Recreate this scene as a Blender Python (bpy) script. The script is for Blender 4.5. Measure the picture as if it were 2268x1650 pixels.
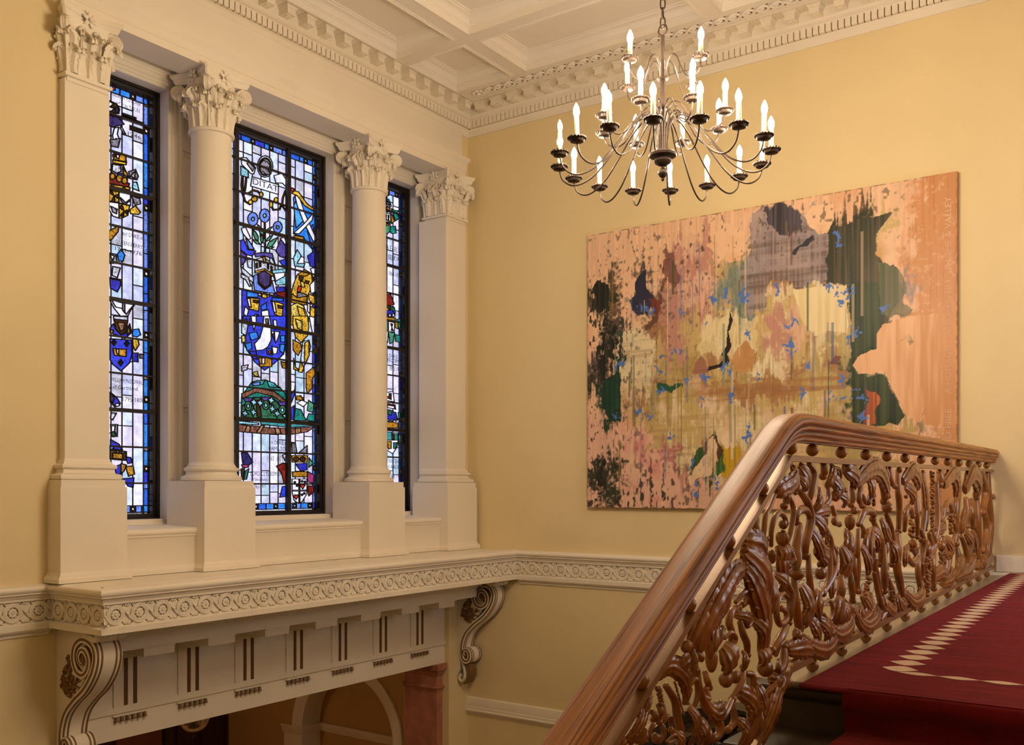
import bpy, math, random
import numpy as np
from mathutils import Vector, Matrix
from mathutils.geometry import delaunay_2d_cdt
PI = math.pi
R = math.radians
scene = bpy.context.scene
COL = scene.collection
for o in list(bpy.data.objects):
    bpy.data.objects.remove(o)

# ---------------------------------------------------------------- camera
cam_d = bpy.data.cameras.new('camera')
cam_d.sensor_fit = 'HORIZONTAL'
cam_d.sensor_width = 36.0
cam_d.lens = 33.676
cam_d.shift_y = 0.1126
cam_d.clip_end = 200
cam = bpy.data.objects.new('camera', cam_d)
cam.location = (7.02, -9.0, 0.707)
cam.rotation_euler = (PI / 2, 0, R(35.0575))
COL.objects.link(cam)
scene.camera = cam

# ---------------------------------------------------------------- sky and daylight
world = bpy.data.worlds.new('overcast_sky')
scene.world = world
world.use_nodes = True
wn = world.node_tree.nodes
wn['Background'].inputs[0].default_value = (0.80, 0.84, 1.0, 1)
wn['Background'].inputs[1].default_value = 1.15

def area_light(name, loc, rot, sx, sy, power, color):
    d = bpy.data.lights.new(name, 'AREA')
    d.shape = 'RECTANGLE'; d.size = sx; d.size_y = sy
    d.energy = power; d.color = color
    o = bpy.data.objects.new(name, d)
    o.location = loc; o.rotation_euler = rot
    COL.objects.link(o)
    return o

WARM = (1.0, 0.82, 0.58)
# added fill lamps, unseen, brightening the hall behind the viewer and the vestibule
def lamp(name, loc, power, color=WARM, rad=0.25):
    d = bpy.data.lights.new(name, 'POINT')
    d.energy = power; d.color = color; d.shadow_soft_size = rad
    o = bpy.data.objects.new(name, d); o.location = loc
    COL.objects.link(o)
    return o
lamp('hall_fill_light', (3.2, -9.6, 3.0), 18, rad=0.4)  # added fill behind the viewer, no fitting stands here
lamp('hall_fill_light', (7.2, -11.6, 3.2), 6, rad=0.3)
lamp('vestibule_fill_light', (-2.6, -3.4, -0.95), 14, (1.0, 0.66, 0.38), 0.15)  # added fill apart from the globe lantern, no fitting of its own
# added light: assumed daylight by an unseen, assumed window in the side wall
area_light('assumed_window_daylight', (8.43, -2.2, 1.75), (0, PI/2, 0), 2.3, 1.3, 26, (0.82, 0.84, 1.0))

vs = scene.view_settings
vs.view_transform = 'Standard'
try: vs.look = 'None'
except Exception: pass
vs.exposure = 0.46
vs.gamma = 1.0
vs.use_curve_mapping = False
scene.cycles.use_denoising = True
scene.cycles.max_bounces = 6
scene.cycles.diffuse_bounces = 3
scene.cycles.glossy_bounces = 3
scene.cycles.transparent_max_bounces = 8
scene.cycles.use_adaptive_sampling = True
scene.cycles.adaptive_threshold = 0.06
scene.cycles.adaptive_min_samples = 12
scene.cycles.caustics_reflective = False
scene.cycles.caustics_refractive = False

# ---------------------------------------------------------------- materials
def s2l(c):
    return tuple(((v / 255) / 12.92 if v / 255 <= 0.04045 else (((v / 255) + 0.055) / 1.055) ** 2.4) for v in c)

def new_mat(name):
    m = bpy.data.materials.new(name); m.use_nodes = True
    nt = m.node_tree
    return m, nt, nt.nodes['Principled BSDF']

def paint(name, rgb, rough=0.55, var=0.06, scale=3.0, bump=0.0, bscale=60, spec=0.3, metallic=0.0, coat=0.0):
    """plain surface with a slight colour drift and fine relief"""
    m, nt, b = new_mat(name)
    c = s2l(rgb)
    b.inputs['Roughness'].default_value = rough
    b.inputs['Specular IOR Level'].default_value = spec
    b.inputs['Metallic'].default_value = metallic
    if coat: b.inputs['Coat Weight'].default_value = coat
    tc = nt.nodes.new('ShaderNodeTexCoord')
    nz = nt.nodes.new('ShaderNodeTexNoise'); nz.inputs['Scale'].default_value = scale; nz.inputs['Detail'].default_value = 4
    nt.links.new(tc.outputs['Object'], nz.inputs['Vector'])
    rp = nt.nodes.new('ShaderNodeValToRGB')
    lo = tuple(v * (1 - var) for v in c); hi = tuple(min(1, v * (1 + var)) for v in c)
    rp.color_ramp.elements[0].position = 0.3; rp.color_ramp.elements[0].color = (*lo, 1)
    rp.color_ramp.elements[1].position = 0.7; rp.color_ramp.elements[1].color = (*hi, 1)
    nt.links.new(nz.outputs['Fac'], rp.inputs['Fac'])
    nt.links.new(rp.outputs['Color'], b.inputs['Base Color'])
    if bump:
        n2 = nt.nodes.new('ShaderNodeTexNoise'); n2.inputs['Scale'].default_value = bscale; n2.inputs['Detail'].default_value = 6
        nt.links.new(tc.outputs['Object'], n2.inputs['Vector'])
        bp = nt.nodes.new('ShaderNodeBump'); bp.inputs['Strength'].default_value = bump; bp.inputs['Distance'].default_value = 0.01
        nt.links.new(n2.outputs['Fac'], bp.inputs['Height'])
        nt.links.new(bp.outputs['Normal'], b.inputs['Normal'])
    return m

def wood(name, dark, light, rough=0.35, scale=(40, 40, 2.0), coat=0.3, spec=0.5, bump=0.08, metallic=0.0):
    m, nt, b = new_mat(name)
    tc = nt.nodes.new('ShaderNodeTexCoord'); mp = nt.nodes.new('ShaderNodeMapping')
    mp.inputs['Scale'].default_value = scale
    nt.links.new(tc.outputs['Object'], mp.inputs['Vector'])
    nz = nt.nodes.new('ShaderNodeTexNoise'); nz.inputs['Scale'].default_value = 1.0; nz.inputs['Detail'].default_value = 8; nz.inputs['Distortion'].default_value = 0.6
    nt.links.new(mp.outputs['Vector'], nz.inputs['Vector'])
    rp = nt.nodes.new('ShaderNodeValToRGB')
    rp.color_ramp.elements[0].position = 0.36; rp.color_ramp.elements[0].color = (*s2l(dark), 1)
    rp.color_ramp.elements[1].position = 0.62; rp.color_ramp.elements[1].color = (*s2l(light), 1)
    nt.links.new(nz.outputs['Fac'], rp.inputs['Fac'])
    nt.links.new(rp.outputs['Color'], b.inputs['Base Color'])
    b.inputs['Roughness'].default_value = rough
    b.inputs['Specular IOR Level'].default_value = spec
    b.inputs['Coat Weight'].default_value = coat
    b.inputs['Coat Roughness'].default_value = 0.18
    b.inputs['Metallic'].default_value = metallic
    bp = nt.nodes.new('ShaderNodeBump'); bp.inputs['Strength'].default_value = bump; bp.inputs['Distance'].default_value = 0.004
    nt.links.new(nz.outputs['Fac'], bp.inputs['Height'])
    nt.links.new(bp.outputs['Normal'], b.inputs['Normal'])
    return m

M = {}
M['trim'] = paint('cream_white_plaster', (243, 230, 209), 0.5, 0.02, 2.0, 0.05, 40)
M['wall'] = paint('pale_yellow_wall_paint', (238, 216, 166), 0.6, 0.03, 0.8, 0.08, 90)
M['ceil'] = paint('white_ceiling_plaster', (242, 231, 216), 0.6, 0.02, 1.5, 0.04, 50)
M['gold'] = paint('dull_gilding', (128, 92, 52), 0.45, 0.12, 20, 0.1, 120, 0.5)
M['marble_pink'] = paint('pink_marble', (176, 116, 96), 0.35, 0.18, 9, 0.0, 60, 0.5)
M['stone'] = paint('honed_landing_stone', (176, 160, 132), 0.3, 0.15, 7, 0.03, 80, 0.5)
M['stone_dark'] = paint('worn_stair_stone', (62, 50, 36), 0.45, 0.2, 9, 0.05, 80, 0.4)
M['iron'] = paint('dark_bronze_iron', (58, 44, 36), 0.42, 0.2, 30, 0.1, 100, 0.5, 0.55)
M['lead'] = paint('black_lead_came', (42, 33, 26), 0.6, 0.15, 20, 0.0, 60, 0.3)
M['frame'] = paint('brown_black_steel_frame', (40, 32, 26), 0.5, 0.1, 15, 0.05, 60, 0.4)
M['darkwood'] = wood('dark_stained_mahogany', (38, 20, 12), (72, 38, 22), 0.3, (30, 30, 1.5), 0.3)
M['hallwall'] = paint('ochre_vestibule_wall', (196, 158, 98), 0.6, 0.05, 1.2, 0.05, 60)

# ---------------------------------------------------------------- mesh helpers
class MB:
    def __init__(s): s.v = []; s.f = []
    def add(s, vs, fs):
        n = len(s.v); s.v.extend([tuple(map(float, q)) for q in vs]); s.f.extend([tuple(i + n for i in f) for f in fs]); return s
    def box(s, x0, x1, y0, y1, z0, z1):
        return s.add([(x0,y0,z0),(x1,y0,z0),(x1,y1,z0),(x0,y1,z0),(x0,y0,z1),(x1,y0,z1),(x1,y1,z1),(x0,y1,z1)],
                     [(0,3,2,1),(4,5,6,7),(0,1,5,4),(1,2,6,5),(2,3,7,6),(3,0,4,7)])
    def cbox(s, c, h, rot=None, ch=0.0):
        """box with centre c, half sizes h"""
        vs = [(sx*h[0], sy*h[1], sz*h[2]) for sz in (-1,1) for sy in (-1,1) for sx in (-1,1)]
        if rot is not None: vs = [tuple(rot @ Vector(q)) for q in vs]
        vs = [(q[0]+c[0], q[1]+c[1], q[2]+c[2]) for q in vs]
        return s.add(vs, [(0,2,3,1),(4,5,7,6),(0,1,5,4),(1,3,7,5),(3,2,6,7),(2,0,4,6)])
    def quad(s, a, b, c, d): return s.add([a,b,c,d], [(0,1,2,3)])
    def grid(s, P, closed_u=False, closed_v=False):
        """P[i][j] points"""
        nu, nv = len(P), len(P[0]); n = len(s.v)
        for row in P: s.v.extend([tuple(map(float, q)) for q in row])
        for i in range(nu if closed_u else nu-1):
            for j in range(nv if closed_v else nv-1):
                a = n+i*nv+j; b = n+((i+1)%nu)*nv+j; c = n+((i+1)%nu)*nv+(j+1)%nv; d = n+i*nv+(j+1)%nv
                s.f.append((a,b,c,d))
        return s
    def cap(s, ring):
        n = len(s.v); s.v.extend([tuple(map(float, q)) for q in ring]); s.f.append(tuple(range(n, n+len(ring)))); return s
    def lathe(s, prof, c=(0,0,0), n=24, cap=True, rot=None):
        rings = []
        for r, z in prof:
            ring = [Vector((r*math.cos(2*PI*k/n), r*math.sin(2*PI*k/n), z)) for k in range(n)]
            if rot is not None: ring = [rot @ q for q in ring]
            rings.append([(q[0]+c[0], q[1]+c[1], q[2]+c[2]) for q in ring])
        s.grid(rings, closed_v=True)
        if cap:
            if prof[0][0] > 1e-6: s.cap(list(reversed(rings[0])))
            if prof[-1][0] > 1e-6: s.cap(rings[-1])
        return s
    def sphere(s, c, r, n=16, m=10):
        rx, ry, rz = (r, r, r) if not hasattr(r, '__len__') else r
        rings = []
        for i in range(m+1):
            a = PI*i/m
            rr = max(math.sin(a), 1e-4)
            rings.append([(c[0]+rx*rr*math.cos(2*PI*k/n), c[1]+ry*rr*math.sin(2*PI*k/n), c[2]-rz*math.cos(a)) for k in range(n)])
        return s.grid(rings, closed_v=True)
    def tube(s, pts, rad, n=8, flat=None, up=None, cap=True, ridges=0, rd=0.0):
        """round (or flattened) bar along a polyline; rad number or list; flat=(a,b) scales section"""
        P = [Vector(p) for p in pts]; m = len(P)
        rr = rad if hasattr(rad, '__len__') else [rad]*m
        T = []
        for i in range(m):
            t = P[min(i+1,m-1)] - P[max(i-1,0)]
            T.append(t.normalized() if t.length > 1e-9 else Vector((0,0,1)))
        if up is not None:
            u = Vector(up)
            N = []
            for t in T:
                w = u - t*u.dot(t)
                if w.length < 1e-5: w = t.orthogonal()
                N.append(w.normalized())
        else:
            nrm = T[0].orthogonal().normalized(); N = [nrm]
            for i in range(1, m):
                w = N[-1] - T[i]*N[-1].dot(T[i])
                N.append(w.normalized() if w.length > 1e-6 else T[i].orthogonal().normalized())
        fa, fb = flat if flat else (1, 1)
        rings = []
        for i in range(m):
            B = T[i].cross(N[i])
            ring = []
            for k in range(n):
                a = 2*PI*k/n
                q = 1.0 - (rd if (ridges and k % 2) else 0.0)
                ring.append(P[i] + N[i]*(math.cos(a)*rr[i]*fa*q) + B*(math.sin(a)*rr[i]*fb*q))
            rings.append(ring)
        s.grid(rings, closed_v=True)
        if cap:
            s.cap(list(reversed(rings[0]))); s.cap(rings[-1])
        return s
    def mould(s, path, prof, closed=False, caps=True):
        """sweep profile (p, z) along plan path; p is measured to the right-hand side, mitred"""
        n = len(path); pts = [Vector((q[0], q[1])) for q in path]
        rows = []
        for i in range(n):
            if closed: a, b, c = pts[i-1], pts[i], pts[(i+1)%n]
            else: a, b, c = pts[max(i-1,0)], pts[i], pts[min(i+1,n-1)]
            d1 = (b-a); d2 = (c-b)
            if d1.length < 1e-9: d1 = d2
            if d2.length < 1e-9: d2 = d1
            d1.normalize(); d2.normalize()
            n1 = Vector((d1.y, -d1.x)); n2 = Vector((d2.y, -d2.x))
            mt = n1 + n2
            mt = mt / max(mt.dot(n1), 1e-4) if mt.length > 1e-6 else n1
            rows.append([(b.x+mt.x*p, b.y+mt.y*p, z) for p, z in prof])
        s.grid(rows, closed_u=closed)
        if caps and not closed:
            s.cap(list(reversed(rows[0]))); s.cap(rows[-1])
        return s
    def prism(s, poly, fn, d0, d1):
        """extrude closed 2-D polygon; fn(a, b, d) -> xyz"""
        A = [fn(a, b, d0) for a, b in poly]; B = [fn(a, b, d1) for a, b in poly]
        s.cap(list(reversed(A))); s.cap(B)
        return s.grid([A, B], closed_v=True)
    def xf(s, mat):
        s.v = [tuple(mat @ Vector(q)) for q in s.v]; return s
    def merge(s, o): return s.add(o.v, o.f)
    def mesh(s, name, mat, smooth=True, angle=38):
        me = bpy.data.meshes.new(name)
        me.from_pydata(s.v, [], s.f)
        if mat is not None: me.materials.append(mat)
        if smooth:
            me.polygons.foreach_set('use_smooth', [True]*len(me.polygons))
            me.update()
            try: me.set_sharp_from_angle(angle=R(angle))
            except Exception: pass
        me.update()
        return me
    def build(s, name, mat, parent=None, smooth=True, angle=38, loc=None):
        o = bpy.data.objects.new(name, s.mesh(name, mat, smooth, angle))
        COL.objects.link(o)
        if parent is not None: o.parent = parent
        if loc is not None: o.location = loc
        return o

def inst(name, me, parent=None, loc=(0,0,0), rot=(0,0,0), scale=(1,1,1)):
    o = bpy.data.objects.new(name, me); COL.objects.link(o)
    o.location = loc; o.rotation_euler = rot; o.scale = scale
    if parent is not None: o.parent = parent
    return o

def empty(name, loc=(0,0,0), rz=0.0):
    o = bpy.data.objects.new(name, None); COL.objects.link(o)
    o.location = loc; o.rotation_euler = (0,0,rz); o.empty_display_size = 0.1
    return o

def tag(o, label=None, cat=None, group=None, kind=None):
    if label: o['label'] = label
    if cat: o['category'] = cat
    if group: o['group'] = group
    if kind: o['kind'] = kind
    return o

def struct(o, label=None):
    o['kind'] = 'structure'
    if label: o['label'] = label
    return o

def copy_tree(o, parent=None):
    c = o.copy(); COL.objects.link(c); c.parent = parent
    for ch in [q for q in bpy.data.objects if q.parent == o]: copy_tree(ch, c)
    return c

def spline(pts, n=8):
    """Catmull-Rom through points"""
    P = [Vector(p) for p in pts]; out = []
    for i in range(len(P)-1):
        p0 = P[i-1] if i else P[0]*2-P[1]
        p1, p2 = P[i], P[i+1]
        p3 = P[i+2] if i+2 < len(P) else P[-1]*2-P[-2]
        for k in range(n):
            t = k/n
            out.append(0.5*((2*p1)+(p2-p0)*t+(2*p0-5*p1+4*p2-p3)*t*t+(3*p1-p0-3*p2+p3)*t**3))
    out.append(P[-1])
    return out

random.seed(7)
# ================================================================ the room shell
XW, YC = 0.065, -2.596          # face of the window wall, centre line of the window bay
ZF, ZC = -3.6, 5.262            # stair-hall floor, coffer ceiling

mb = MB()
mb.box(-0.62, XW, -12.5, -4.95, ZF, 5.4)
mb.box(-0.62, XW, -0.25, 0, 0, 5.4)
mb.box(-0.62, XW, -0.36, 0, ZF, 0)
mb.box(-0.62, XW, -4.95, -0.25, 4.56, 5.4)
mb.box(-0.62, XW, -4.95, -0.25, -0.50, -0.34)
mb.box(-0.62, XW, -4.95, -4.83, ZF, -0.50)
struct(mb.build('wall_left', M['wall']), 'pale yellow wall around the stained glass window bay')
struct(MB().box(-0.62, 8.7, 0, 0.3, ZF, 5.4).build('wall_right', M['wall']), 'pale yellow wall behind the large abstract painting')
struct(MB().box(-0.62, 8.7, -12.8, -12.5, ZF, 5.4).build('wall_rear', M['wall']), 'yellow wall behind the viewer')
ws_ = MB().box(8.4, 8.7, -12.5, -2.95, ZF, 5.4).box(8.4, 8.7, -1.45, 0, ZF, 5.4).box(8.4, 8.7, -2.95, -1.45, ZF, 0.5).box(8.4, 8.7, -2.95, -1.45, 3.0, 5.4)  # opening left for the assumed landing window
struct(ws_.build('wall_side', M['wall'], None, False), 'yellow wall beside the stair')
w4 = struct(empty('window_4', (8.45, -2.2, 0.5)), 'assumed landing window in the side wall, out of view')  # assumed window, added out of view to go with the daylight area light
fr4 = MB()
for y_ in (-2.92, -2.46, -1.94, -1.48): fr4.box(8.44, 8.48, y_-0.03, y_+0.03, 0.5, 3.0)
for z_ in (0.53, 1.33, 2.15, 2.97): fr4.box(8.44, 8.48, -2.95, -1.45, z_-0.03, z_+0.03)
fr4.v = [(x-8.45, y+2.2, z-0.5) for x, y, z in fr4.v]
fr4.build('sash', M['trim'], w4, False)
struct(MB().box(-0.62, 8.7, -12.8, 0.3, ZF-0.2, ZF).build('floor', M['stone']), 'stone floor of the stair hall')

# ---------------------------------------------------------------- bay back wall with three openings
ZB0, ZB1 = 0.43, 4.234
OPEN = [(-4.776, -3.797), (-3.411, -1.781), (-1.395, -0.416)]
mb = MB()
ys = [-4.95] + [v for o in OPEN for v in o] + [-0.25]
for i in range(0, len(ys), 2):
    mb.box(-0.62, -0.36, ys[i], ys[i+1], ZB0, ZB1)
mb.box(-0.62, -0.36, -4.95, -0.25, -0.34, ZB0)
mb.box(-0.62, -0.36, -4.95, -0.25, ZB1, 4.56)
mb.box(-0.62, -0.20, -4.97, -4.90, 0, 4.56)
mb.box(-0.62, -0.20, -0.30, -0.23, 0, 4.56)
bay = struct(mb.build('wall_bay', M['trim']), 'cream plaster wall framing the three stained glass windows')

ARCHI = [(-0.003,-0.47),(-0.003,-0.352),(0.004,-0.346),(0.022,-0.346),(0.024,-0.338),(0.05,-0.335),(0.052,-0.327),(0.088,-0.324),(0.092,-0.314),(0.102,-0.308),(0.118,-0.308),(0.124,-0.314),(0.124,-0.36)]
for (a, b) in OPEN:
    m2 = MB().mould([(a, ZB0), (b, ZB0), (b, ZB1), (a, ZB1)], ARCHI, closed=True)
    m2.v = [(z, x, y) for x, y, z in m2.v]
    m2.build('architrave', M['trim'], bay)
# panelled piers between the windows: each sunk panel has its own moulded frame
PANZ = [0.72, 1.42, 2.28, 3.14, 3.72, 4.20]
for pc in (YC - 1.008, YC + 1.008):
    for k in range(len(PANZ)-1):
        z0, z1 = PANZ[k] + 0.03, PANZ[k+1] - 0.03
        h = 0.052
        m2 = MB().mould([(pc-h, z0), (pc+h, z0), (pc+h, z1), (pc-h, z1)], [(0,-0.36),(0,-0.352),(0.006,-0.343),(0.014,-0.342),(0.016,-0.36)], closed=True)
        m2.v = [(z, x, y) for x, y, z in m2.v]
        m2.build('panel_frame', M['trim'], bay)

# ---------------------------------------------------------------- entablature over the columns
mb = MB()
mb.mould([(-0.05,-5.04),(0.15,-5.04),(0.15,-0.155),(-0.05,-0.155)],
         [(-0.3,4.327),(0,4.327),(0,4.392),(0.007,4.396),(0.007,4.468),(0.012,4.474),(0.018,4.486),(0.032,4.508),(0.038,4.516),(0.04,4.524),(0.04,4.548),(-0.02,4.556),(-0.3,4.556)])
mb.box(-0.17, -0.14, -5.03, -0.165, 4.3275, 4.55)
mb.box(-0.36, -0.17, -4.95, -0.25, 4.372, 4.55)
mb.box(-0.36, -0.30, -4.95, -0.25, 4.345, 4.40)
ent = struct(mb.build('trim_1', M['trim']), 'cream entablature resting on the window columns')
MB().box(-0.1, 0.088, -5.0, -0.14, 4.55, 4.862).build('frieze', M['trim'], ent)

# ---------------------------------------------------------------- main cornice: mouldings, dentils, modillions
CORN = [(0,4.848),(0.02,4.848),(0.02,4.862),(0.026,4.866),(0.034,4.880),(0.056,4.898),(0.062,4.906),(0.074,4.912),(0.074,4.99),(0.108,4.99),(0.112,4.996),
        (0.125,5.000),(0.146,5.016),(0.158,5.024),(0.16,5.03),(0.16,5.126),(0.298,5.126),(0.30,5.116),(0.312,5.110),(0.335,5.108),(0.336,5.4),(0,5.4)]
cor = struct(MB().mould([(XW,-12.5),(XW,0),(8.4,0)], CORN).build('trim_2', M['trim']), 'cream dentil and modillion cornice below the coffered ceiling')
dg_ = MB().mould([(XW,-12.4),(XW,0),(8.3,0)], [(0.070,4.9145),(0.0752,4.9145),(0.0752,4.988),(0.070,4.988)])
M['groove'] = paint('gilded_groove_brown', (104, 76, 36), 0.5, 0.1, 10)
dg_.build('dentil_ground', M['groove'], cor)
dent = MB().box(0, 0.034, -0.0245, 0.0245, 0, 0.074).mesh('dentil', M['trim'], False)
nL = 118
for k in range(nL):
    inst('dentil', dent, cor, (XW+0.073, -0.118 - 0.0608*k, 4.916))
for k in range(100):
    inst('dentil', dent, cor, (XW+0.118 + 0.0585*k, -0.073, 4.916), (0,0,-PI/2))
mo = MB()
# modillion: stepped block with cap moulding
mo.box(0, 0.118, -0.048, 0.048, 0, 0.052)
mo.box(0, 0.123, -0.053, 0.053, 0.052, 0.06)
mo.box(0, 0.128, -0.058, 0.058, 0.06, 0.072)
mo.box(0, 0.136, -0.066, 0.066, 0.072, 0.092)
mo.box(0.035, 0.085, -0.022, 0.022, -0.006, 0)
mom = mo.mesh('modillion', M['trim'], False)
for k in range(31):
    inst('modillion', mom, cor, (XW+0.16, -0.355 - 0.2395*k, 5.034))
for k in range(26):
    inst('modillion', mom, cor, (XW+0.36 + 0.2255*k, -0.16, 5.034), (0,0,-PI/2))

# ---------------------------------------------------------------- coffered ceiling
ceil_ = struct(MB().box(-0.62, 8.7, -12.8, 0.3, 5.262, 5.5).build('ceiling', M['ceil']), 'white coffered plaster ceiling')
XB = [0.405, 1.14, 1.34, 3.33, 3.53, 5.52, 5.72, 7.7]      # coffer edges across
YB = [-0.645, -1.46, -1.64, -3.63, -3.81, -5.80, -5.98, -7.97, -8.15, -10.1, -10.3, -12.3]
beam = MB()
# soffit grid at z 5.112 : strips between the coffers
xs = [0.39] + XB + [8.4]; yy = [-0.32] + YB + [-12.5]
for i in range(0, len(xs), 2):
    beam.box(xs[i], xs[i+1], yy[-1], yy[0], 5.112, 5.30)
for j in range(0, len(yy), 2):
    for i in range(1, len(xs)-1, 2):
        beam.box(xs[i], xs[i+1], yy[j+1], yy[j], 5.112, 5.30)
beam.build('ceiling_beam', M['ceil'], ceil_, False)
COFF = [(-0.03,5.113),(-0.03,5.108),(-0.022,5.104),(-0.014,5.1035),(-0.012,5.098),(0.004,5.098),(0.004,5.158),(0.01,5.160),(0.012,5.172),(0.022,5.176),(0.03,5.192),(0.05,5.215),(0.075,5.228),(0.092,5.232),(0.094,5.246),(0.108,5.248),(0.11,5.27)]
for i in range(0, len(XB), 2):
    for j in range(0, len(YB), 2):
        x0, x1, y1, y0 = XB[i], XB[i+1], YB[j], YB[j+1]
        MB().mould([(x0,y0),(x0,y1),(x1,y1),(x1,y0)], COFF, closed=True).build('coffer_moulding', M['ceil'], ceil_)
# twisted-ribbon soffit strip along the painting wall: each link is a part
gl = MB()
for sgn in (-1, 1):
    pts = []
    for k in range(13):
        t = -1 + 2*k/12
        pts.append((t*0.0675, sgn*0.042*math.cos(PI*t/2)**0.7 if abs(t) < 0.999 else 0, -0.008 - 0.006*sgn*math.sin(PI*t)))
    gl.tube(pts, 0.011, 6, up=(0,0,1), flat=(0.8,1.2))
for k in range(10): pass
gl.sphere((0,0,-0.004), (0.026,0.018,0.012), 10, 6)
glm = gl.mesh('ribbon_link', M['ceil'])
M['hole_shade'] = paint('painted_hole_shade', (96, 72, 44), 0.9)  # dark colour stands in for the shade inside drilled holes
ghm = MB()
for sx_ in (-1, 1):
    ghm.sphere((sx_*0.033, sx_*0.010, -0.002), (0.008, 0.012, 0.003), 8, 5)
    ghm.sphere((0.0675, sx_*0.052, -0.002), (0.012, 0.008, 0.003), 8, 5)
ghm = ghm.mesh('drill_hole_shade', M['hole_shade'])
for k in range(44):
    inst('ribbon_link', glm, ceil_, (0.73 + 0.1353*k, -0.475, 5.112)); inst('drill_hole_shade', ghm, ceil_, (0.73 + 0.1353*k, -0.475, 5.112))
# acanthus corner piece of that strip
ac = MB()
for k in range(9):
    a = 2*PI*k/9; r = 0.05
    ac.sphere((r*math.cos(a)*1.3, r*math.sin(a), -0.008), (0.024,0.02,0.014), 8, 5)
ac.sphere((0,0,-0.015), (0.03,0.025,0.018), 10, 6)
ac.build('corner_flower', M['ceil'], ceil_, loc=(0.585, -0.475, 5.112))

# ---------------------------------------------------------------- frieze band (dado) and window shelf
DADO = [(0,-0.004),(0.028,-0.006),(0.044,-0.012),(0.057,-0.024),(0.062,-0.038),(0.059,-0.052),(0.05,-0.062),(0.046,-0.066),(0.046,-0.076),(0.036,-0.080),(0.028,-0.090),(0.024,-0.104),(0.02,-0.108),(0.02,-0.124),
        (0.004,-0.124),(0.004,-0.282),(0.022,-0.282),(0.03,-0.288),(0.05,-0.292),(0.05,-0.333),(0,-0.333)]
XS, YSH = 0.758, -5.106
dado = struct(MB().mould([(XW,-12.5),(XW,YSH),(XS,YSH),(XS,0),(8.4,0)], DADO).build('trim_3', M['trim']), 'cream frieze band of linked rosettes around the stair hall')
mb = MB().box(-0.4, XS, YSH, 0, -0.333, -0.004)
mb.box(XS-0.02, XS+0.012, YSH-0.01, 0, -0.004, 0.004)
mb.build('shelf', M['trim'], dado)
UND = [(0.046,-0.333),(0.044,-0.340),(0.034,-0.352),(0.018,-0.362),(0.012,-0.384),(0,-0.388),(0,-0.333)]
m2 = MB().mould([(XW,-12.5),(XW,YSH-0.02)], UND); m2.mould([(XS+0.05,0),(8.4,0)], UND)
m2.build('under_moulding', M['trim'], dado)

# one link of the guilloche: two crossing ribbons, a rosette and leaf fillers
L = 0.1925
def ribbon_link():
    """double-ridged ring with the ribbon that crosses to the next ring"""
    g = MB()
    for rr, tr in ((0.0475,0.0062),(0.0575,0.0068),(0.0675,0.0062)):
        pts = [(0.007, rr*math.cos(2*PI*k/28), rr*math.sin(2*PI*k/28)) for k in range(29)]
        g.tube(pts, tr, 6, cap=False)
    for off in (-0.0065, 0.0, 0.0065):
        P_ = spline([(0.006, 0.030+off*0.6, 0.056+off), (0.007, 0.070+off*0.8, 0.030+off*0.5), (0.009, L/2+off*0.9, 0.0), (0.007, L-0.070+off*0.8, -0.030+off*0.5), (0.006, L-0.030+off*0.6, -0.056+off)], 4)
        g.tube(P_, 0.0048, 6)
    return g
def rosette(r=0.036, n=8):
    g = MB()
    for k in range(n):
        a = 2*PI*k/n
        g.sphere((0.006, 0.6*r*math.cos(a), 0.6*r*math.sin(a)), (0.008, 0.34*r, 0.34*r), 7, 5)
    g.sphere((0.010, 0, 0), (0.010, 0.3*r, 0.3*r), 8, 5)
    return g
def filler():
    g = MB()
    for sz in (-1, 1):
        for a in (-50, -25, 0, 25, 50):
            d = R(a); e = 0.03
            g.sphere((0.004, math.sin(d)*e*0.8, sz*(0.079 - math.cos(d)*e*0.55)), (0.007, 0.0065, 0.010), 6, 4)
        g.sphere((0.010, 0, sz*0.068), (0.006, 0.005, 0.008), 6, 4)
    g.sphere((0.012, 0, 0), (0.008, 0.010, 0.010), 7, 5)
    return g
lk = ribbon_link().mesh('ribbon_link', M['trim']); rs = rosette().mesh('rosette', M['trim']); fl = filler().mesh('leaf_filler', M['trim'])
# dark chips painting the shade of drilled holes between petals and ribbons
hm = MB()
for sz in (-1, 1):
    for sy in (-1, 1):
        hm.cbox((0.0015, sy*(L/2-0.040), sz*0.058), (0.001, 0.003, 0.012), Matrix.Rotation(sy*sz*-0.7, 3, 'X'))
        for q in (0.012, 0.026): hm.cbox((0.0015, sy*q, 0) if False else (0.0015, L/2*sy - sy*q, sz*0.0745), (0.001, 0.0035, 0.003))
for k in range(8):
    a = 2*PI*(k+0.5)/8
    hm.cbox((0.0015, 0.037*math.cos(a), 0.037*math.sin(a)), (0.001, 0.003, 0.003))
hl = hm.mesh('drill_hole_shade', M['hole_shade'], False)
def link_at(x, y, rz, first):
    z = -0.203
    a = inst('ribbon_link', lk, dado, (x, y, z), (0,0,rz))
    b = inst('rosette', rs, dado, (x, y, z), (0,0,rz))
    inst('drill_hole_shade', hl, dado, (x, y, z), (0,0,rz))
    dx, dy = -math.sin(rz)*L/2, math.cos(rz)*L/2
    inst('leaf_filler', fl, dado, (x+dx, y+dy, z), (0,0,rz))
for k in range(27): link_at(XS+0.004, -5.024 + L*k, 0, k == 0)
for k in range(10): link_at(XW+0.004, YSH - 0.10 - L*k, 0, False)
for k in range(4): link_at(XW + 0.0 + 0.115 + 0.172*k, YSH-0.004, -PI/2, False)
for k in range(26): link_at(0.79 + L*(k+0.02), -0.004, -PI/2, False)

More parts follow.
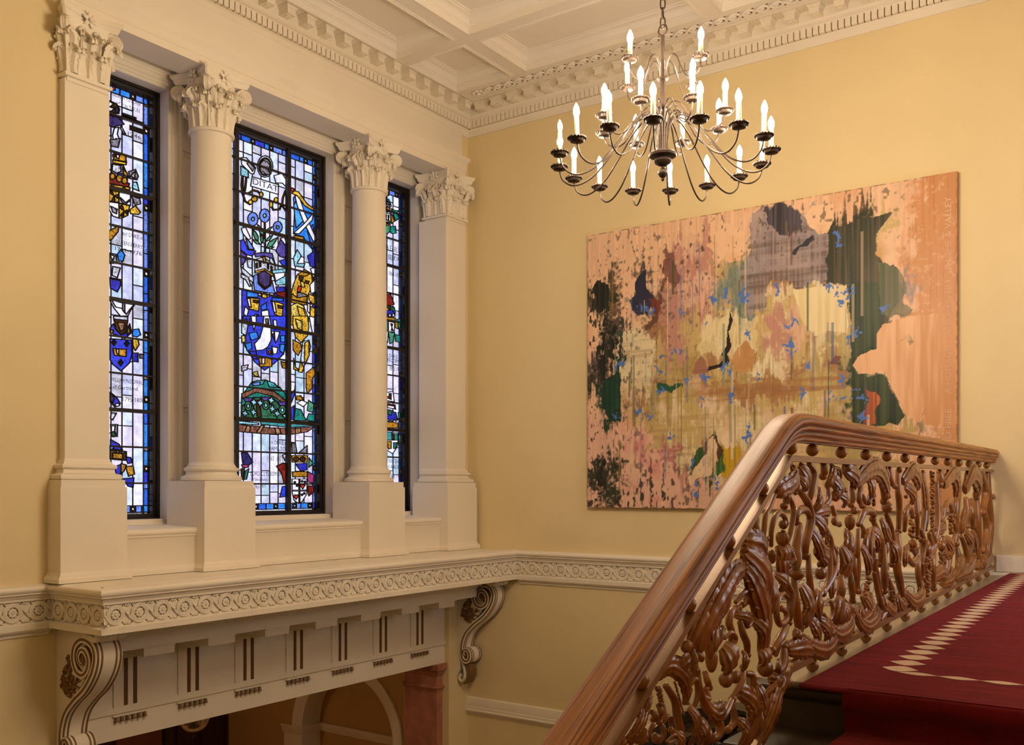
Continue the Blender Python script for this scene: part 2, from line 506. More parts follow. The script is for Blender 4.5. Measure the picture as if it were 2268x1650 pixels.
# ---------------------------------------------------------------- window sills between the pedestals
SILL = [(-0.55,0.392),(0.0,0.372),(0.018,0.366),(0.028,0.356),(0.031,0.344),(0.028,0.330),(0.02,0.322),(0.014,0.320),(0.014,0.306),(0.006,0.300),(0,0.292),
        (0,0.062),(0.004,0.058),(0.008,0.040),(0.018,0.032),(0.022,0.030),(0.022,0.0),(-0.55,0.0)]
PED = [YC-2.2665, YC-1.0, YC+1.0, YC+2.2665]
for i in range(3):
    a, b = PED[i]+0.20, PED[i+1]-0.20
    sl = MB().mould([(0.125,a),(0.125,b)], SILL).build('window_sill', M['trim'], bay)

# ---------------------------------------------------------------- triglyph beam below the shelf
bm_ = struct(MB().box(-0.55, 0.0, -4.83, -0.36, -1.318, -0.50).build('trim_4', M['trim']), 'cream beam with triglyphs across the opening below the windows')
MB().mould([(0.0,-5.04),(0.0,-0.30)], [(-0.1,-0.3335),(0.53,-0.3335),(0.53,-0.352),(0.515,-0.362),(0.505,-0.385),(0.49,-0.40),(0.455,-0.408),(0.43,-0.43),(0.42,-0.435),(0.42,-0.536),(0.015,-0.538),(0.0,-0.552),(-0.1,-0.552)]).build('bed_moulding', M['trim'], bm_)
MB().mould([(0.0,-4.83),(0.0,-0.36)], [(-0.01,-1.062),(0.016,-1.062),(0.016,-1.105),(0.008,-1.112),(0,-1.118)]).build('taenia', M['trim'], bm_)
MB().box(-0.1, 0.006, -4.83, -0.36, -1.05, -1.062).build('fascia', M['trim'], bm_)
tg = MB()
tg.prism([(-0.155,-0.53),(0.155,-0.53),(0.155,-0.56),(0.148,-0.575),(0.148,-1.062),(-0.148,-1.062),(-0.148,-0.575),(-0.155,-0.56)], lambda a,b,d: (d,a,b), -0.02, 0.013)
tgm = tg.mesh('triglyph', M['trim'], False)
gm = MB().box(0.0132, 0.0142, -0.018, 0.018, -0.19, 0.19).mesh('groove', M['groove'], False)
gu = MB().lathe([(0.019,-0.042),(0.009,0.0)], (0.017,0,0), 10).mesh('gutta', M['gold'])
rg = MB().box(-0.005, 0.022, -0.155, 0.155, -0.012, 0.0).mesh('regula', M['trim'], False)
mu = MB().box(0.014, 0.40, -0.137, 0.137, -0.607, -0.537).box(0.012, 0.408, -0.142, 0.142, -0.548, -0.5365).mesh('mutule', M['trim'], False)
for k in range(-3, 4):
    yk = -2.61 + 0.6*k
    t = inst('triglyph', tgm, bm_, (0, yk, 0))
    for dy in (-0.042, 0.042): inst('groove', gm, t, (0, dy, -0.86))
    inst('mutule', mu, bm_, (0, yk, 0))
    r_ = inst('regula', rg, bm_, (0, yk, -1.118))
    for q in range(6): inst('gutta', gu, r_, (0, -0.128 + 0.0512*q, -0.012))

# lower dado rail on the painting wall
struct(MB().mould([(0.0,0),(8.4,0)], [(0,-1.758),(0.022,-1.768),(0.026,-1.776),(0.026,-1.865),(0.032,-1.872),(0.032,-1.9),(0.045,-1.91),(0.042,-1.925),(0.03,-1.94),(0.014,-1.95),(0.012,-1.965),(0,-1.97)]).build('trim_5', M['trim']), 'plain cream dado rail low on the painting wall')
struct(MB().mould([(5.72,0),(8.4,0)], [(0,0.138),(0.014,0.134),(0.018,0.126),(0.018,0),(0,0)]).build('baseboard_right', M['trim']), 'cream skirting at the end of the landing')

# ---------------------------------------------------------------- vestibule seen through the opening
vb = MB()
vb.box(-4.3, -4.0, -5.4, 0.4, ZF, -0.4)          # far wall
vb.box(-4.3, -0.62, -5.4, -5.1, ZF, -0.4)
vb.box(-4.3, -0.62, 0.05, 0.3, ZF, -0.4)         # wall behind the arch
vb.box(-4.3, -0.5, -5.4, 0.3, -0.52, -0.4)       # ceiling
vb.box(-4.3, -0.6, -5.4, 0.3, ZF-0.2, ZF)
vest = struct(vb.build('wall_vestibule', M['hallwall']), 'dim ochre walls of the vestibule below the windows')
# side wall with blind arch
ca, ra, zs = -1.66, 0.805, -2.44
poly_out = [(-4.0,-0.52),(-0.54,-0.52),(-0.54,ZF),(ca+ra,ZF)] + [(ca+ra*math.cos(a), zs+ra*math.sin(a)) for a in [PI*k/24 for k in range(25)]] + [(ca-ra,ZF),(-4.0,ZF)]
MB().prism(poly_out, lambda a,b,d: (a,d,b), -0.28, 0.06).build('arch_wall', M['hallwall'], vest, False)
ar = MB()
arc = [R(180*k/28) for k in range(29)]
rows = []
for rr, dd in ((ra-0.008,0.03),(ra-0.008,-0.29),(ra+0.012,-0.300),(ra+0.085,-0.300),(ra+0.09,-0.308),(ra+0.13,-0.308),(ra+0.14,-0.318),(ra+0.16,-0.315),(ra+0.165,-0.275)):
    rows.append([(ca+rr*math.cos(a), dd, zs+rr*math.sin(a)) for a in arc])
ar.grid(rows); ar.build('archivolt', M['trim'], vest)
imp = [(0,-2.43),(0.05,-2.43),(0.05,-2.45),(0.035,-2.47),(0.03,-2.51),(0.02,-2.52),(0.012,-2.545),(0,-2.55)]
MB().mould([(-2.82,-0.285),(ca-ra,-0.285),(ca-ra,0.045),(ca+ra-0.02,0.045)], imp).build('impost', M['trim'], vest)
MB().box(-2.80, ca-ra+0.006, -0.296, 0.04, ZF, -2.545).build('arch_pier', M['trim'], vest)
# doors in the far wall
for (a, b) in ((-3.2,-2.15),(-1.2,-0.45)):
    d = struct(MB().box(-4.0, -3.93, a-0.12, b+0.12, ZF, -0.75).build('door_1', M['darkwood'], None, False), 'dark wooden door in the vestibule')
    for q in (0, 1):
        w_ = (b-a)/2
        MB().box(-3.93, -3.90, a+q*w_+0.05, a+(q+1)*w_-0.05, ZF+0.2, -1.0).build('door_panel', M['darkwood'], d, False)
M['rosewall'] = paint('rose_brown_wall', (132, 82, 58), 0.6)
MB().box(-4.0, -3.97, -2.0, -1.34, ZF, -0.6).build('painted_panel', M['rosewall'], vest, False)

# pink marble pier carrying the beam
PY0, PX1 = -0.465, -0.03
mp = MB().box(-0.52, PX1, PY0, -0.3605, ZF, -1.318)
prow = struct(mp.build('wall_pier', M['marble_pink'], None, False), 'pink marble pier under the end of the beam')
MB().mould([(-0.52,PY0),(PX1,PY0),(PX1,-0.362)], [(0.001,-1.3182),(0.075,-1.3182),(0.075,-1.385),(0.066,-1.392),(0.05,-1.41),(0.03,-1.43),(0.026,-1.45),(0.01,-1.465),(0.004,-1.466),(0.004,-1.575),(0.03,-1.578),(0.04,-1.592),(0.036,-1.606),(0.02,-1.613),(0.018,-1.63),(0.001,-1.634)]).build('pier_capital', M['marble_pink'], prow)

# ---------------------------------------------------------------- stair and landing
def zl(y): return -0.027 + 0.0058*y          # the old landing falls slightly toward the stair
YN, RI, TR, NS = -5.36, 0.168, 0.311, 5
st = MB()
st.add([(5.56,YN+0.1,-0.30),(8.4,YN+0.1,-0.30),(8.4,0,-0.30),(5.56,0,-0.30),(5.56,YN+0.1,zl(YN)),(8.4,YN+0.1,zl(YN)),(8.4,0,zl(0)),(5.56,0,zl(0))], [(0,3,2,1),(4,5,6,7),(0,1,5,4),(1,2,6,5),(2,3,7,6),(3,0,4,7)])
land = struct(st.build('floor_landing', M['stone'], None, False), 'stone landing along the balustrade')
for k in range(NS):
    z1 = zl(YN)-RI*k; y1 = YN - TR*k
    s_ = MB(); bk = (-TR-0.02) if k else -0.06
    s_.mould([(5.63, y1+0.04), (8.4, y1+0.04)], [(bk, z1),(0.025, z1),(0.036, z1-0.004),(0.042, z1-0.014),(0.042, z1-0.03),(0.036, z1-0.04),(0.03, z1-0.043),(0.012, z1-0.046),(0.008, z1-0.056),(0.0, z1-0.06),(0.0, z1-RI),(bk, z1-RI)])
    s_.build('step', M['stone_dark'], land)
MB().box(5.4, 8.4, -12.4, YN-TR*(NS-1)-0.01, zl(YN)-RI*NS-0.3, zl(YN)-RI*NS).build('half_landing', M['stone'], land, False)
GLASS_W1 = """r0 -4217,4175 -4195,4180 -4195,4141 -4217,4138
k0 -4262,4035 -4181,4029 -4152,3992 -4160,3951 -4262,3925
w0 -4252,4031 -4210,4019 -4245,3982 -4202,3983 -4231,3948 -4259,3945
p1 -4195,3995 -4160,4003 -4167,3955 -4191,3947
p1 -4259,3913 -4160,3918 -4109,3875 -4217,3816 -4259,3822
w0 -4138,3853 -4095,3794 -4114,3791 -4145,3831
w0 -4202,3814 -4160,3833 -4174,3770 -4152,3725 -4188,3727 -4210,3695 -4219,3744
k1 -4245,3697 -4145,3740 -4167,3655 -4231,3650
y1 -4202,3606 -4095,3611 -4087,3553 -4210,3539
r0 -4217,3582 -4195,3588 -4195,3569 -4217,3563
w0 -4188,3590 -4152,3594 -4160,3559 -4177,3561
y0 -4217,3534 -4087,3547 -4090,3526 -4217,3508
k1 -4231,3494 -4116,3513 -4066,3421 -4109,3370 -4160,3383 -4231,3429
w1 -4217,3498 -4145,3505 -4138,3454 -4188,3428 -4224,3444
B1 -4174,3432 -4109,3443 -4124,3399 -4167,3394
y1 -4124,3498 -4080,3457 -4073,3422 -4114,3435
r1 -4256,3410 -4202,3398 -4058,3371 -4066,3329 -4256,3319
y1 -4121,3400 -4130,3375 -4152,3360 -4175,3364 -4184,3383 -4175,3408 -4152,3423 -4130,3420
y1 -4076,3392 -4084,3370 -4105,3356 -4125,3359 -4134,3377 -4125,3400 -4105,3414 -4084,3411
y1 -4194,3398 -4201,3375 -4219,3362 -4237,3366 -4245,3384 -4237,3406 -4219,3419 -4201,3416
y0 -4256,3319 -4051,3339 -4055,3316 -4256,3300
w0 -4207,3319 -4212,3310 -4222,3307 -4227,3314 -4222,3323 -4212,3326
w0 -4099,3321 -4104,3311 -4114,3309 -4119,3315 -4114,3325 -4104,3327
k1 -4066,3474 -3999,3512 -3970,3460 -3985,3423 -4055,3417
w1 -4047,3440 -3999,3498 -4007,3430
c0 -4022,3393 -3985,3403 -3962,3329 -4029,3339
y0 -4252,3266 -4160,3272 -4160,3181 -4252,3172
k0 -4205,3228 -4252,3243 -4231,3267
k0 -4205,3228 -4163,3252 -4163,3213
k0 -4205,3228 -4195,3172 -4231,3173
w0 -4157,3271 -4047,3279 -4047,3182 -4157,3179
k1 -4145,3228 -4095,3197 -4055,3233 -4061,3212 -4099,3179 -4138,3199
w0 -4252,3165 -4160,3175 -4157,3045 -4217,3050 -4252,3100
k1 -4238,3130 -4174,3119 -4181,3078 -4217,3083
y0 -4157,3175 -4055,3179 -4073,3090 -4124,3055 -4157,3045
k0 -4109,3121 -4152,3137 -4131,3171
k0 -4109,3121 -4066,3138 -4080,3095
k0 -4109,3121 -4116,3065 -4145,3067
k1 -4041,3269 -3955,3264 -3947,3220 -3999,3194
y0 -4055,3141 -3999,3194 -3947,3146 -3970,3121 -4044,3110
y1 -4256,2912 -4160,2979 -4167,2925 -4238,2832 -4256,2854
b1 -4174,2728 -4138,2781 -4102,2736 -4119,2680 -4160,2672
k1 -4252,2725 -4188,2725 -4174,2650 -4245,2636
w1 -4245,2714 -4202,2709 -4217,2661
w1 -4217,2616 -4145,2616 -4174,2526 -4224,2537
B1 -4245,2507 -4145,2505 -4138,2474 -4174,2402 -4238,2424
w0 -4245,2319 -4138,2317 -4007,2318 -4044,2266 -4073,2209 -4145,2198 -4202,2255
w0 -4231,2328 -4145,2316 -4014,2317 -4058,2264 -4087,2220 -4124,2267 -4188,2270
k1 -4124,2319 -4102,2323 -4102,2231 -4124,2254
w1 -4210,2189 -4073,2202 -4076,2156 -4205,2144
k0 -4202,2164 -4073,2169 -4095,2061 -4138,2040 -4188,2081
k3 -4174,2142 -4102,2145 -4114,2085 -4145,2067
B1 -4242,2080 -4210,2124 -4188,2075 -4138,2036 -4087,2059 -4055,2145 -4035,2069 -4102,2008 -4242,2042
y1 -4238,2068 -4210,2065 -4217,2038 -4241,2039
y1 -4073,2123 -4047,2081 -4080,2043
b1 -4026,2097 -3967,2111 -3947,2061 -3985,2036 -4029,2043
y0 -4026,2017 -3977,2023 -3962,1972 -3999,1915 -4023,1952
k1 -3955,1891 -3918,1891 -3918,1855 -3955,1853
B1 -4029,1891 -3973,1898 -3973,1818 -4029,1819
B0 -4242,1990 -4035,2003 -4032,1884 -4055,1803 -4138,1722 -4217,1772 -4242,1809
y0 -4205,1991 -4183,1965 -4205,1933 -4228,1959
B1 -4205,1976 -4194,1963 -4205,1948 -4217,1961
y0 -4083,1997 -4060,1971 -4083,1939 -4106,1965
B1 -4083,1982 -4071,1969 -4083,1953 -4095,1966
y0 -4141,1822 -4118,1796 -4141,1765 -4164,1791
B1 -4141,1808 -4129,1795 -4141,1779 -4152,1792
y1 -4217,1909 -4087,1917 -4090,1851 -4202,1852
w0 -4185,1906 -4160,1909 -4160,1863 -4177,1868
B1 -4242,1530 -4181,1490 -4145,1440 -4195,1404 -4242,1446
p1 -4238,1524 -4202,1488 -4217,1435 -4239,1459
w0 -4151,1427 -4158,1417 -4174,1412 -4190,1415 -4197,1423 -4190,1433 -4174,1438 -4158,1435
w1 -4231,1356 -4181,1353 -4217,1292 -4238,1304
k1 -4238,1252 -4171,1256 -4174,1151 -4231,1149
w0 -4231,1240 -4195,1242 -4202,1176 -4228,1175
g1 -4188,1170 -4194,1154 -4210,1146 -4225,1152 -4231,1168 -4225,1185 -4210,1193 -4194,1187
B1 -4238,1123 -4160,1087 -4124,1036 -4202,1040 -4238,1071
b1 -4242,1071 -4202,1066 -4217,1039 -4242,1038
k0 -4242,1032 -4087,1024 -4087,945 -4242,954
y1 -4217,1007 -4124,1003 -4124,957 -4217,961
w0 -4158,1019 -4164,1010 -4175,1010 -4181,1018 -4175,1028 -4164,1028
w0 -4108,1017 -4114,1007 -4125,1007 -4131,1016 -4125,1025 -4114,1026
B1 -4202,890 -4138,911 -4138,826 -4181,819
y1 -4138,918 -4087,906 -4109,853 -4138,826
B1 -4095,978 -4044,972 -4029,927 -4073,919
y1 -4095,892 -4022,900 -4007,828 -4066,807
B1 -4116,787 -4014,795 -4022,709 -4073,722"""
GLASS_W2 = """w1 -2444,3964 -2452,3920 -2474,3878 -2506,3846 -2545,3827 -2583,3826 -2615,3840 -2636,3870 -2644,3909 -2636,3952 -2615,3993 -2583,4026 -2545,4045 -2506,4048 -2474,4033 -2452,4004
k1 -2464,3956 -2472,3914 -2494,3876 -2527,3850 -2563,3840 -2595,3849 -2617,3875 -2625,3912 -2617,3953 -2595,3991 -2563,4017 -2527,4027 -2494,4019 -2472,3993
w1 -2473,3953 -2483,3911 -2509,3875 -2545,3855 -2580,3856 -2606,3878 -2615,3914 -2606,3956 -2580,3992 -2545,4012 -2509,4011 -2483,3990
k1 -2609,3944 -2566,3994 -2520,3993 -2480,3967 -2504,3909 -2475,3879 -2529,3858 -2569,3879 -2601,3858
w0 -2843,3941 -2781,3958 -2664,3891 -2688,3822 -2727,3818 -2838,3878
k1 -2774,3904 -2740,3922 -2680,3886 -2704,3843
w0 -2431,3875 -2323,3926 -2264,3871 -2253,3793 -2320,3828 -2406,3808
c1 -2848,3859 -2758,3840 -2755,3767 -2848,3767
w0 -2708,3791 -2370,3798 -2373,3698 -2727,3693
y1 -2836,3764 -2848,3668 -2836,3596 -2804,3521 -2738,3503 -2674,3564 -2686,3571 -2741,3516 -2790,3532 -2819,3603 -2831,3672 -2819,3767
y1 -2790,3758 -2801,3656 -2819,3588 -2803,3589 -2784,3659 -2773,3761
y1 -2746,3612 -2694,3653 -2637,3654 -2600,3627 -2586,3639 -2628,3668 -2697,3666 -2755,3621
y1 -2285,3764 -2322,3677 -2332,3594 -2281,3551 -2235,3618 -2236,3748 -2255,3743 -2253,3615 -2281,3566 -2314,3601 -2304,3678 -2267,3764
y1 -2488,3580 -2444,3518 -2351,3546 -2323,3608 -2340,3609 -2362,3555 -2434,3532 -2472,3590
y0 -2642,3583 -2649,3565 -2668,3551 -2692,3545 -2711,3550 -2718,3565 -2711,3582 -2692,3597 -2668,3603 -2649,3598
y0 -2569,3649 -2573,3635 -2585,3624 -2600,3620 -2612,3625 -2617,3637 -2612,3652 -2600,3663 -2585,3667 -2573,3661
y0 -2376,3642 -2381,3626 -2395,3613 -2411,3609 -2424,3616 -2429,3629 -2424,3646 -2411,3658 -2395,3662 -2381,3656
y0 -2444,3579 -2449,3559 -2461,3545 -2476,3542 -2488,3550 -2493,3567 -2488,3586 -2476,3600 -2461,3603 -2449,3595
y0 -2699,3542 -2704,3527 -2718,3516 -2736,3511 -2750,3516 -2755,3528 -2750,3542 -2736,3554 -2718,3558 -2704,3554
b3 -2633,3387 -2642,3351 -2666,3321 -2699,3305 -2732,3306 -2756,3325 -2764,3357 -2756,3392 -2732,3423 -2699,3439 -2666,3438 -2642,3419
c0 -2679,3377 -2685,3361 -2699,3352 -2713,3354 -2719,3367 -2713,3383 -2699,3392 -2685,3390
b3 -2482,3457 -2491,3421 -2516,3390 -2550,3373 -2583,3375 -2608,3394 -2617,3426 -2608,3462 -2583,3493 -2550,3510 -2516,3509 -2491,3490
c0 -2529,3446 -2535,3431 -2550,3421 -2564,3424 -2570,3437 -2564,3453 -2550,3462 -2535,3460
b3 -2320,3377 -2328,3345 -2351,3318 -2381,3304 -2412,3305 -2434,3322 -2442,3349 -2434,3380 -2412,3407 -2381,3422 -2351,3421 -2328,3404
c0 -2363,3367 -2368,3353 -2381,3345 -2394,3347 -2400,3359 -2394,3372 -2381,3380 -2368,3378
g0 -2557,3369 -2554,3226 -2552,3081 -2537,3084 -2539,3229 -2542,3373
g0 -2545,3152 -2543,3202 -2573,3236 -2609,3258 -2607,3217 -2592,3176
g0 -2633,3165 -2631,3215 -2660,3248 -2696,3270 -2694,3230 -2679,3189
g0 -2609,3139 -2631,3164 -2668,3171 -2704,3171 -2683,3152 -2653,3136
g0 -2561,3237 -2566,3286 -2601,3315 -2641,3333 -2633,3293 -2612,3256
g0 -2529,3187 -2487,3208 -2463,3238 -2447,3268 -2481,3249 -2513,3222
g0 -2529,3117 -2457,3152 -2414,3204 -2386,3255 -2445,3223 -2501,3178
g0 -2512,3121 -2481,3121 -2454,3134 -2431,3150 -2457,3148 -2487,3140
g0 -2524,3289 -2490,3305 -2469,3328 -2455,3351 -2483,3337 -2510,3317
g0 -2585,3156 -2567,3193 -2574,3225 -2588,3250 -2600,3219 -2605,3185
b1 -2171,3713 -2119,3778 -1890,3651 -1863,3494 -1850,3310 -1899,3226 -1983,3282 -2032,3338 -2171,3341 -2157,3559
b2 -2167,3635 -2119,3725 -2014,3593 -2032,3509 -2136,3407
b0 -1979,3415 -1899,3500 -1863,3320 -1908,3231
w0 -2150,3741 -2093,3751 -2014,3593 -1854,3362 -1890,3315 -2032,3496 -2119,3647
w0 -1894,3621 -1908,3544 -2093,3357 -2167,3350 -2032,3470
y0 -2188,3786 -2102,3795 -1976,3695 -1886,3673 -1899,3644 -2014,3669 -2119,3749 -2188,3755
r0 -2205,3813 -2157,3810 -2174,3777 -2202,3777
y1 -2164,3325 -2032,3338 -2020,3311 -2157,3295
w0 -2843,3248 -2789,3272 -2724,3174 -2758,3155 -2823,3203
B0 -2851,3128 -2812,3148 -2758,3058 -2661,3063 -2708,3003 -2774,3005 -2851,3037
p0 -2851,3027 -2774,2999 -2797,2926 -2848,2879
w1 -2774,2955 -2704,2969 -2711,2880 -2758,2884
w1 -2848,2879 -2680,2786 -2680,2736 -2743,2762 -2835,2820
b3 -2789,3163 -2740,3142 -2680,3074 -2750,3066
p0 -2406,3114 -2343,3248 -2256,3196 -2281,3064 -2356,3073
B0 -2360,3023 -2256,3067 -2244,2978 -2323,2989
w0 -2348,3257 -2290,3276 -2246,3188 -2264,3184
c0 -2119,3188 -2063,3133 -2119,3044 -2011,3064 -2032,3018 -2154,3011 -2171,3086
B1 -1976,3151 -1872,3227 -1850,3052 -1940,3049
w0 -1935,3026 -1854,3048 -1890,2914
p0 -2680,3036 -2569,3069 -2455,3081 -2406,2963 -2455,3030 -2553,3036 -2664,3002
w1 -2680,2974 -2566,3024 -2413,2959 -2419,2869 -2553,2907 -2674,2860
k0 -2661,2940 -2641,2949 -2641,2899 -2658,2893
k0 -2620,2960 -2598,2970 -2598,2917 -2617,2911
k0 -2517,2967 -2498,2961 -2501,2910 -2517,2914
k0 -2472,2951 -2452,2944 -2455,2895 -2472,2900
y0 -2674,2860 -2553,2907 -2426,2867 -2436,2848 -2553,2890 -2674,2842
y1 -2577,3019 -2545,3033 -2533,2977 -2561,2959
b3 -2696,2806 -2633,2847 -2623,2752 -2545,2714 -2472,2760 -2455,2801 -2413,2680 -2520,2673 -2680,2671
p1 -2625,2846 -2553,2887 -2475,2858 -2482,2758 -2543,2722 -2620,2757
y0 -2640,2843 -2633,2742 -2554,2696 -2473,2751 -2461,2857 -2476,2855 -2487,2753 -2552,2707 -2620,2749 -2625,2846
y0 -2582,2659 -2529,2668 -2512,2613 -2556,2587 -2585,2601
c0 -2455,2909 -2256,2966 -2246,2799 -2403,2769
w0 -2431,2882 -2281,2922 -2290,2879 -2406,2809
B1 -2406,2752 -2281,2773 -2290,2701 -2390,2697
w1 -2843,2806 -2758,2785 -2719,2704 -2740,2695 -2789,2754 -2843,2769
B0 -2835,2650 -2696,2652 -2553,2607 -2406,2681 -2256,2681 -2246,2384 -2835,2302
b1 -2774,2645 -2633,2644 -2633,2606 -2774,2589
b0 -2455,2635 -2306,2646 -2306,2621 -2455,2597
y0 -2774,2583 -2614,2594 -2629,2469 -2740,2474
w0 -2771,2571 -2735,2580 -2719,2492 -2750,2500
k0 -2696,2571 -2629,2575 -2639,2549 -2688,2547
y0 -2472,2604 -2306,2592 -2320,2448 -2419,2472
w0 -2455,2594 -2423,2596 -2398,2491 -2431,2492
k0 -2381,2570 -2316,2567 -2326,2540 -2376,2543
r0 -2680,2421 -2633,2437 -2617,2395 -2672,2375
w0 -2593,2474 -2501,2501 -2488,2388 -2529,2355 -2577,2350
w0 -2636,2411 -2644,2394 -2664,2384 -2684,2388 -2693,2403 -2684,2420 -2664,2430 -2644,2426
w0 -2797,2493 -2750,2463 -2774,2391 -2812,2416
r1 -2406,2694 -2264,2731 -2256,2655 -2390,2671
b0 -2601,2523 -2529,2573 -2520,2504 -2593,2487
y0 -2171,2812 -2119,2926 -2014,3000 -1922,2975 -1899,2859 -1976,2726 -2119,2687 -2202,2713
y1 -2119,2926 -2014,3000 -1922,2975 -2014,2929
k0 -2093,2915 -2032,2915 -2050,2873 -2093,2878
k0 -2006,2887 -1953,2890 -1965,2854 -2006,2860
y2 -2076,2868 -2023,2864 -2014,2813 -2063,2811
r0 -2102,2813 -2056,2812 -2076,2752 -2119,2753
k1 -2119,2742 -2014,2747 -1970,2727 -2119,2687
y1 -2195,2717 -2119,2687 -1979,2726 -1988,2632 -2119,2624 -2202,2624
y2 -2205,2591 -2119,2635 -2028,2612 -1958,2490 -1976,2421 -2205,2390
y0 -2119,2598 -2032,2585 -1988,2486 -2084,2485
w0 -1976,2726 -1935,2733 -1944,2546 -1976,2567
y0 -1961,2753 -1881,2742 -1845,2681 -1908,2657 -1953,2690
y0 -1935,2627 -1854,2612 -1899,2445 -1940,2493
w0 -1944,2851 -1854,2934 -1843,2802 -1926,2761
B0 -2822,2392 -2241,2478 -2259,2204 -2303,2078 -2424,1971 -2551,1888 -2676,1957 -2798,2099
b1 -2749,2234 -2651,2260 -2626,2205 -2722,2166
b1 -2798,2125 -2717,2148 -2712,2083 -2770,2057
B1 -2741,2054 -2659,2070 -2643,1987 -2709,1992
b1 -2346,2261 -2285,2269 -2285,2201 -2341,2201
b1 -2351,2173 -2285,2181 -2303,2078 -2355,2112
b0 -2526,2105 -2458,2113 -2458,2047 -2518,2053
B1 -2741,2378 -2659,2403 -2676,2335 -2733,2314
w0 -2560,2431 -2489,2441 -2472,2364 -2465,2205 -2506,2131 -2573,2089 -2659,2074 -2679,2137 -2610,2207 -2573,2317
k1 -2539,2407 -2506,2412 -2496,2361 -2534,2362
w0 -2455,2138 -2379,2133 -2393,2074 -2441,2062
w0 -2441,2408 -2398,2414 -2386,2329 -2424,2311
w0 -2467,2292 -2355,2300 -2372,2244 -2407,2179 -2441,2235
p0 -2450,2247 -2415,2198 -2424,2291
w0 -2722,2407 -2659,2416 -2656,2364 -2684,2269 -2709,2331
r0 -2501,2088 -2467,2096 -2472,2065 -2496,2062
y1 -2626,2001 -2551,2023 -2458,2007 -2458,1934 -2610,1918
w0 -2585,2006 -2546,2010 -2551,1950 -2585,1951
y2 -2838,2197 -2798,2202 -2782,2152 -2835,2126
y1 -2338,2000 -2259,1988 -2250,1935 -2320,1935
w1 -2838,2313 -2782,2372 -2757,2324 -2782,2204 -2838,2223
y0 -2179,2487 -1975,2517 -1957,2408 -1975,2309 -2067,2226 -2143,2274 -2179,2405
y2 -2143,2465 -2052,2450 -2052,2354 -2116,2373
y1 -2179,2242 -2071,2214 -2056,2161 -2107,2086 -2175,2133
w1 -2043,2238 -1957,2267 -1931,2201 -1975,2060 -2030,1971 -2071,2036
y0 -2016,2228 -1957,2256 -1951,2104 -2019,2000
y1 -2168,2052 -2143,1959 -2098,1944 -2121,1928 -2168,1936
y0 -2071,2029 -2025,1965 -2052,1914 -2103,1916
y1 -1994,1917 -1882,1989 -1856,1930 -1901,1873 -1914,1758 -1979,1697 -1997,1767
w0 -1951,2520 -1877,2517 -1877,2252 -1933,2439
y0 -1871,2211 -1829,2202 -1848,2130 -1895,2138
w1 -2838,1901 -2757,1922 -2774,1869 -2838,1849
y2 -2709,1849 -2643,1869 -2626,1818 -2676,1820
t0 -2846,1360 -2838,1605 -2709,1758 -2543,1793 -2355,1736 -2241,1638 -2236,1401
k2 -2838,1630 -2659,1704 -2424,1684 -2241,1584 -2241,1543 -2441,1636 -2659,1658 -2830,1580
g1 -2838,1502 -2692,1603 -2458,1621 -2241,1502 -2236,1408 -2838,1399
k0 -2659,1579 -2610,1583 -2593,1414 -2643,1411
g0 -2715,1517 -2723,1490 -2744,1473 -2770,1471 -2791,1486 -2799,1511 -2791,1537 -2770,1555 -2744,1557 -2723,1542
p0 -2819,1589 -2699,1599 -2722,1560 -2793,1555
c0 -2738,1515 -2744,1498 -2757,1490 -2771,1496 -2777,1512 -2771,1529 -2757,1537 -2744,1531
g0 -2490,1542 -2499,1515 -2521,1497 -2548,1495 -2570,1510 -2578,1536 -2570,1562 -2548,1580 -2521,1582 -2499,1568
p0 -2598,1616 -2473,1625 -2497,1586 -2571,1581
c0 -2514,1540 -2520,1523 -2534,1515 -2549,1521 -2555,1537 -2549,1554 -2534,1562 -2520,1556
g0 -2275,1507 -2283,1479 -2306,1461 -2334,1460 -2357,1475 -2365,1501 -2357,1528 -2334,1546 -2306,1548 -2283,1533
p0 -2386,1583 -2257,1592 -2282,1552 -2358,1547
c0 -2299,1505 -2305,1488 -2320,1480 -2335,1486 -2341,1503 -2335,1520 -2320,1528 -2305,1522
c1 -2731,1562 -2699,1573 -2682,1605 -2669,1570 -2640,1553 -2676,1540 -2696,1510 -2705,1543
c1 -2499,1513 -2465,1524 -2448,1557 -2434,1520 -2403,1504 -2441,1491 -2462,1460 -2472,1494
c1 -2653,1562 -2620,1572 -2603,1605 -2590,1569 -2560,1553 -2596,1539 -2616,1509 -2626,1543
c1 -2735,1465 -2702,1475 -2686,1507 -2673,1471 -2643,1455 -2679,1442 -2699,1412 -2709,1446
c1 -2434,1471 -2400,1481 -2383,1515 -2369,1478 -2338,1461 -2376,1448 -2396,1417 -2407,1451
c1 -2511,1599 -2477,1609 -2460,1642 -2446,1606 -2415,1590 -2453,1576 -2473,1546 -2484,1579
c1 -2322,1451 -2287,1462 -2269,1495 -2255,1458 -2223,1441 -2262,1428 -2283,1397 -2294,1432
c1 -2840,1445 -2807,1455 -2791,1487 -2778,1451 -2749,1435 -2785,1423 -2804,1393 -2814,1426
t1 -2709,1752 -2643,1777 -2543,1790 -2576,1744 -2676,1722
b3 -2709,1745 -2610,1767 -2610,1734 -2692,1720
t1 -2526,1788 -2424,1770 -2372,1728 -2492,1725
t0 -2164,1405 -2143,1534 -2071,1525 -1994,1415
t0 -1994,1415 -1957,1491 -1875,1485 -1875,1412
w0 -2125,1592 -2052,1625 -1979,1603 -2034,1557
r1 -2143,1645 -2034,1654 -2071,1617
g0 -1960,1632 -1886,1596 -1895,1504 -1979,1520
y1 -2143,1659 -2071,1672 -2034,1626 -2125,1620
B0 -2206,1668 -2161,1726 -2157,1672 -2200,1587
w0 -2206,1804 -2143,1802 -2152,1727 -2206,1681
